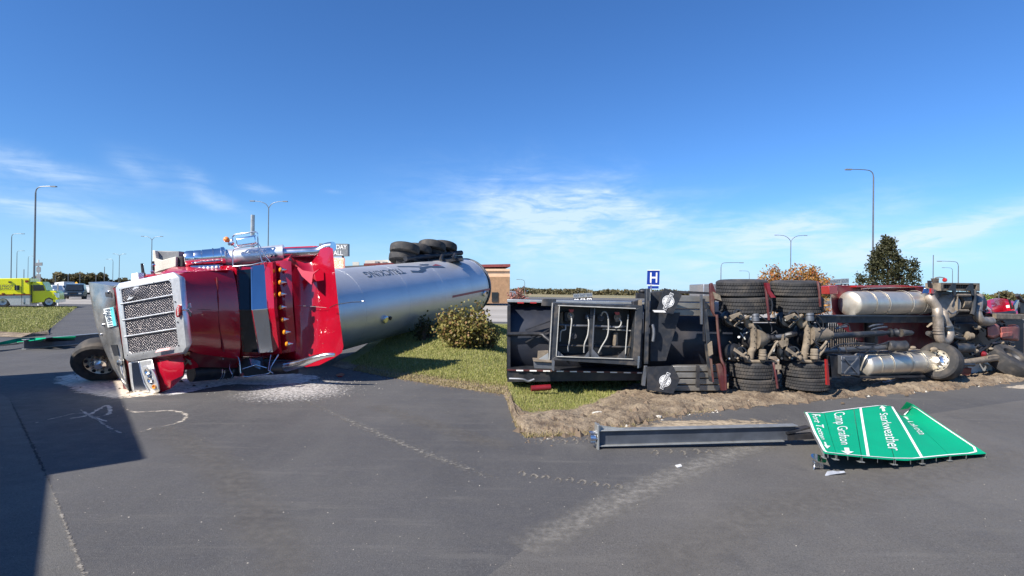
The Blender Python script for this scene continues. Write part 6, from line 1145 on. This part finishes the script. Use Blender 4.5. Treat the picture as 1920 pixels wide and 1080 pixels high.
# fuel tanks
def ftank(xa, xb, ya, yb, r, d, m, straps, dome=.1):
    a, b = P(xa, ya, d), P(xb, yb, d); L3 = (b - a).length; ax = (b - a).normalized(); MB().lathe(a, b - a, [(0, r * .25), (.01, r * .6), (.03, r * .88), (.05, r * .97), (.06, r)] + [(L3 * k / 8, r) for k in range(1, 8)] + [(L3 - .05, r), (L3 - .02, r * .95), (L3, r * .7)], 40).build('fuel_tank', M[m], K2, ang=50)
    for s in straps: MB().lathe(a.lerp(b, s), ax, [(0, r), (0, r * 1.02), (.022, r * 1.02), (.022, r)], 40, False).build('tank_strap', M['alu' if s * 100 % 2 < 1 else 'chromed'], K2)
ftank(1590, 1734, 569.5, 568, .218, 9.55, 'alu', (.2, .36, .66, .84)); ftank(1612, 1742, 684, 678, .205, 9.25, 'alu', (.14, .3, .57, .77, .98))
for x, y in ((1618, 570), (1637, 679)): MB().cyl(P(x, y, 9.34 if y < 600 else 9.06), P(x, y, 9.28 if y < 600 else 9.0), .012, n=8).build('tank_plug', M['chromed'], K2)
for pt in ([(1556, 668), (1578, 668), (1578, 708), (1560, 708)],): S('dark_cover', pt, 9.0, .3, 'black')
S('battery_box', [(1578, 667.5), (1612, 667.5), (1612, 704.5), (1578, 703)], 8.85, .35, 'galvweb', bev=.01)
for a, b in (((1582, 671), (1608, 701)), ((1608, 671), (1582, 701))): MB().beam(P(*a, 8.84), P(*b, 8.84), .03, .02).build('box_rib', M['galvweb'], K2)
for y in (674, 698): S('box_rib', [(1578, y), (1612, y), (1612, y + 2), (1578, y + 2)], 8.83, .03, 'galvweb')
S('tank_step', [(1612, 706), (1735, 704), (1735, 707.5), (1612, 709)], 8.95, .25, 'black')
MB().lathe(P(1664, 648.5, 9.0), (1, 0, .01), [(0, .05), (.01, .075), (.03, .085), (.2, .085), (.32, .085), (.34, .07), (.35, .04)], 24).build('air_tank', M['frame'], K2)
for x in (1674, 1696): MB().lathe(P(x, 648.4, 9.0), (1, 0, .01), [(0, .086), (0, .092), (.015, .092), (.015, .086)], 24, False).build('tank_strap', M['black'], K2)
for pts in ([(1555, 655), (1575, 646), (1600, 645), (1640, 648), (1668, 640)], [(1588, 660), (1586, 648), (1600, 643), (1640, 645)], [(1625, 660), (1640, 648), (1664, 644)], [(1602, 650), (1616, 655), (1640, 652)], [(1540, 640), (1555, 632), (1566, 640), (1574, 660)], [(1576, 612), (1590, 608), (1594, 620)]): Tb('air_line', [(x, y, 8.95) for x, y in pts], .011, 'frame', 4)
for x, y, w in ((1628, 608, 26), (1632, 613, 30), (1567, 612, 20), (1582, 655, 14), (1545, 640, 10)): Tb('bracket', [(x, y + 5, 9.4), (x + w * .4, y + 2, 9.35), (x + w, y, 9.4)], .02, 'galvweb', 2)
# exhaust pipes
Tb('exhaust_pipe', [(1742, 552, 9.2), (1745, 560, 9.1), (1756, 577, 9.0), (1758.5, 590, 8.95), (1760, 620, 8.95), (1763, 636, 8.95), (1771, 640, 8.95), (1779, 630, 8.95), (1777, 614, 9.0), (1770, 600, 9.05), (1768, 585, 9.1)], .075, 'pipe', 5, 16); Tb('exhaust_pipe', [(1735, 556, 9.2), (1738, 548, 9.25), (1743, 552, 9.2)], .07, 'chrome', 2, 14)
for x, y in ((1758.5, 592), (1775, 612)): MB().lathe(P(x, y, 8.96), (.02, 0, 1), [(-.015, .085), (.015, .085)], 16).build('pipe_clamp', M['galvweb'], K2)
for i in range(6): MB().lathe(P(1759.3, 600 + i * 5, 8.95), (.02, 0, 1), [(-.005, .078), (.005, .078)], 14).build('pipe_joint', M['pipe'], K2)
MB().lathe(P(1766, 572, 9.35), (-.35, -1, .15), [(0, .2), (.03, .235), (.12, .235), (.15, .2), (.17, .1)], 28).build('muffler', M['pipe'], K2); MB().lathe(P(1766, 572, 9.3), (-.35, -1, .15), [(0, .245), (.02, .25), (.05, .245)], 28, False).build('muffler_band', M['castiron'], K2)
MB().cyl(P(1778, 569, 9.5), P(1826, 569, 9.5), .2, n=28).build('muffler', M['black'], K2); C('filter_canister', (1795, 568, 9.25), (1810, 568, 9.25), .11, 'castiron', 24)
S('cab_step_bracket', [(1746, 562), (1757, 541), (1765, 530), (1768, 540), (1766, 552), (1752, 568)], 9.1, .2, 'frame', bev=.006)
# side step with grating
S('step_frame', [(1765, 530), (1836, 531), (1836, 534), (1765, 533)], 8.95, .4, 'castiron'); S('step_frame', [(1766, 541), (1836, 542), (1836, 545.5), (1766, 545)], 8.95, .4, 'castiron'); S('step_frame', [(1764, 530), (1769, 530), (1769, 545), (1764, 545)], 8.95, .4, 'castiron'); S('step_frame', [(1831, 531), (1837, 531), (1837, 546), (1831, 546)], 8.95, .4, 'castiron')
for i in range(14): S('grating_bar', [(1770 + i * 4.3, 533), (1771.5 + i * 4.3, 533), (1771.5 + i * 4.3, 542), (1770 + i * 4.3, 542)], 9.1, .04, 'frame')
for x in (1788, 1821): S('step_gusset', [(x, 531), (x + 4, 531), (x + 5, 554), (x + 1, 554), (x - 1, 545), (x - 10, 544)], 8.85, .03, 'black')
S('step_frame', [(1764, 547), (1836, 547), (1836, 551), (1764, 551)], 9.1, .3, 'black')
Tb('guard_frame', [(1794, 553, 8.9), (1793, 582, 8.9), (1815, 582.5, 8.9)], .022, 'castiron', 0); Tb('guard_frame', [(1792, 553.5, 8.9), (1818, 553.5, 8.9)], .022, 'castiron', 0); Tb('guard_frame', [(1827, 545, 8.9), (1826, 575, 8.9), (1822, 590, 8.9)], .03, 'frame', 2)
Tb('chain', [(1778, 582, 8.9), (1784, 588, 8.88), (1790, 586, 8.9), (1793, 582, 8.9)], .012, 'galvweb')
S('beacon_plate', [(1747, 522), (1761, 521.5), (1760, 533), (1751, 533)], 9.2, .03, 'castiron'); MB().lathe(P(1772, 525, 9.1), (-1, -.4, 0), [(-.03, .02), (0, .035), (.02, .035), (.04, .02)], 14).build('tail_lamp', M['redcar'], K2); Tb('lamp_rod', [(1753, 521, 9.15), (1762, 519.5, 9.15), (1771, 521, 9.1)], .008, 'castiron', 2); S('lamp_bracket', [(1742, 526), (1747, 526), (1747, 540), (1743, 538)], 9.2, .05, 'black')
S('red_lamp', [(1746, 541), (1751, 541), (1751, 551), (1746, 550)], 9.0, .05, 'redcar', bev=.004)
Tb('intake_pipe', [(1834, 556, 9.3), (1833, 572, 9.15), (1831, 585, 9.05), (1836, 598, 9.0), (1846, 603, 9.0), (1858, 602, 9.0)], .07, 'pipe', 4, 16)
for x, y, r in ((1832, 581, .08), (1849, 603, .08)): MB().lathe(P(x, y, 9.05), (.2 if y < 590 else 1, 0, 1 if y < 590 else 0), [(-.012, r), (.012, r)], 16).build('pipe_clamp', M['galvweb'], K2)
# engine underside
S('gearbox', [(1786, 604), (1835, 604), (1838, 626), (1825, 640), (1790, 640)], 9.35, .4, 'black', bev=.04); C('starter', (1780, 629, 9.15), (1810, 628, 9.15), .022, 'castiron'); C('starter', (1784, 631, 9.15), (1810, 636, 9.1), .03, 'frame'); MB().lathe(P(1808, 629.5, 9.1), (1, 0, 0), [(0, .04), (.02, .07), (.07, .075), (.09, .05), (.17, .05), (.18, .02)], 16).build('starter', M['castiron'], K2)
MB().rings([[P(1849, 611, 9.3), P(1866, 605, 9.3), P(1876, 609, 9.3), P(1878, 630, 9.3), P(1862, 637, 9.3), P(1849, 633, 9.3)], [P(1851, 613, 9.0), P(1866, 608, 8.98), P(1872, 611, 8.98), P(1873, 628, 8.98), P(1862, 634, 9.0), P(1852, 631, 9.0)]]).build('clutch_housing', M['oilpan'], K2, bev=.03)
MB().rings([[P(1872, 611, 9.4), P(1905, 608, 9.4), P(1912, 612, 9.4), P(1911, 640, 9.4), P(1876, 638, 9.4)], [P(1876, 613, 9.08), P(1904, 610, 9.08), P(1909, 613, 9.08), P(1908, 637, 9.08), P(1878, 636, 9.08)]]).build('oil_pan', M['oilpan'], K2, bev=.03)
S('pan_ridge', [(1880, 624), (1900, 622), (1898, 630), (1878, 633)], 9.04, .06, 'oilpan', bev=.01)
C('air_tank', (1786, 653, 9.1), (1818, 652.5, 9.1), .085, 'frame', 20); S('leaf_spring', [(1868, 588), (1925, 589), (1925, 599), (1868, 598)], 9.0, .1, 'castiron', bev=.01); S('leaf_spring', [(1880, 601), (1925, 602), (1925, 606), (1886, 606)], 9.05, .08, 'black')
for i in range(26):
    x = random.uniform(1820, 1905); y = random.uniform(640, 678); MB().tube([P(x, y, 9.1), P(x + random.uniform(-12, 12), y + random.uniform(-10, 10), 9.0), P(x + random.uniform(-14, 14), y + random.uniform(-12, 12), 9.1)], random.uniform(.008, .022), 6, sm=3).build('hose', M[random.choice(['black', 'frame', 'castiron', 'black'])], K2)
for i in range(18):
    x = random.uniform(1740, 1905); y = random.uniform(605, 655); MB().tube([P(x, y, 9.25), P(x + random.uniform(-16, 16), y + random.uniform(-8, 8), 9.15), P(x + random.uniform(-20, 20), y + random.uniform(-8, 8), 9.25)], random.uniform(.008, .025), 6, sm=3).build('hose', M[random.choice(['black', 'frame', 'frame', 'castiron'])], K2)
for x, y, r in ((1828, 658, .05), (1846, 664, .045), (1869, 661, .035), (1840, 608, .04), (1832, 614, .05), (1712, 652, .04), (1751, 655, .05), (1880, 665, .04), (1858, 654, .03)): MB().ball(P(x, y, 9.02), r, 8, (1.2, 1, .8)).build('fitting', M['castiron'], K2)
MB().ball(P(1844, 664, 8.98), .05, 8).build('fitting', M['red2'], K2)
# steering axle and front wheels
MB().tube([P(1790, 682, 8.85), (P(1835, 676, 8.85)), P(1870, 670, 8.85), P(1893, 668, 8.9)], [.045, .06], 12, sm=2).build('front_axle', M['castiron'], K2); S('axle_pad', [(1852, 668), (1862, 666), (1890, 669), (1889, 676), (1878, 690), (1872, 676), (1850, 678)], 8.75, .06, 'castiron', bev=.01); Tb('tie_rod', [(1785, 690, 8.8), (1805, 684, 8.75), (1825, 684, 8.8)], .03, 'black', 2)
wf = P(1762, 678, 8.95); wax = Vector((-.88, -.46, .26)).normalized(); gq_ = gx(1762); w1 = wheel(K2, wf, wax, .31, .28, 'alu', 'rubber', rr=.60)
xx_ = wax.orthogonal().normalized(); yy_ = wax.cross(xx_); m = MB(); m.lathe(wf + wax * .07, wax, [(-.03, .12), (.03, .1), (.06, .06), (.08, .05), (.08, .01)], 16)
for i in range(10): an = i * .628; c = wf + wax * .075 + (xx_ * math.cos(an) + yy_ * math.sin(an)) * .15 * gq_; MB().cyl(c - wax * .01, c + wax * .003, .018, n=10).build('rim_hole', M['blackclean'], w1)
for i in range(10): an = i * .628 + .3; c = wf + wax * .07 + (xx_ * math.cos(an) + yy_ * math.sin(an)) * .1 * gq_; m.cyl(c, c + wax * .04, .012, n=6)
m.build('hub', M['chromed'], w1)
wheel(K2, P(1893, 677, 8.75), Vector((.25, -.55, .8)), .345, .33, 'black', 'rubber', rr=.5)
# torn hood and debris behind the engine at the right edge
m = MB(); m.grid(lambda u, v: P(lerp(1843, 1904, u) + 6 * v, lerp(567, 590, v) - 8 * math.sin(u * 3.1) * (1 - v) + (4 * math.sin(u * 11 + v * 4)) * v, 9.6 - .25 * math.sin(u * 7 + 1) * v - .2 * v), 9, 5, (0, .03, 0)); m.build('torn_hood', M['redflat'], K2, ang=12)
S('white_strip', [(1838, 562), (1858, 580), (1864, 586), (1857, 590), (1838, 570)], 9.3, .04, 'cream'); S('red_strip', [(1852, 580), (1860, 582), (1868, 587), (1858, 590)], 9.28, .03, 'redcar'); S('hood_edge', [(1902, 572), (1908, 563), (1911, 562), (1908, 576), (1903, 584)], 9.3, .05, 'chromed')
Tb('wiper', [(1892, 561, 9.4), (1896, 575, 9.4), (1898, 588, 9.4)], .015, 'black', 0); Tb('torn_bar', [(1907, 553, 9.4), (1915, 563, 9.4), (1922, 566, 9.4)], .03, 'black', 2); S('torn_block', [(1912, 566), (1930, 564), (1930, 590), (1913, 588)], 9.4, .3, 'black', bev=.02); Tb('lower_rail', [(1843, 588, 9.3), (1870, 590, 9.3), (1900, 586, 9.3)], .04, 'black', 3)
# rest of the tractor behind: cab wall lying on the ground
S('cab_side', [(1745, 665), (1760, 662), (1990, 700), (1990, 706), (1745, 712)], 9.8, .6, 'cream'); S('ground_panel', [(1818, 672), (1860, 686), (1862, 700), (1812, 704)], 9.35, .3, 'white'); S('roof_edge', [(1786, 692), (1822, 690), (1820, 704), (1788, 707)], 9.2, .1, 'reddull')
t = thing('trailer_box', 'pale grey box trailer far behind the left axle', 'trailer', (P(1335, 540, 30).x, 30, 0)); MB().px([(1319, 532.5), (1349, 532.5), (1349, 575), (1319, 575)], 30, 2.4).build('box', M['silver'], t, bev=.03); wheel(t, P(1327, 590, 30.5), (0, -1, 0), .5, .3)

for o in bpy.data.objects:
    if '_o' in o: del o['_o']
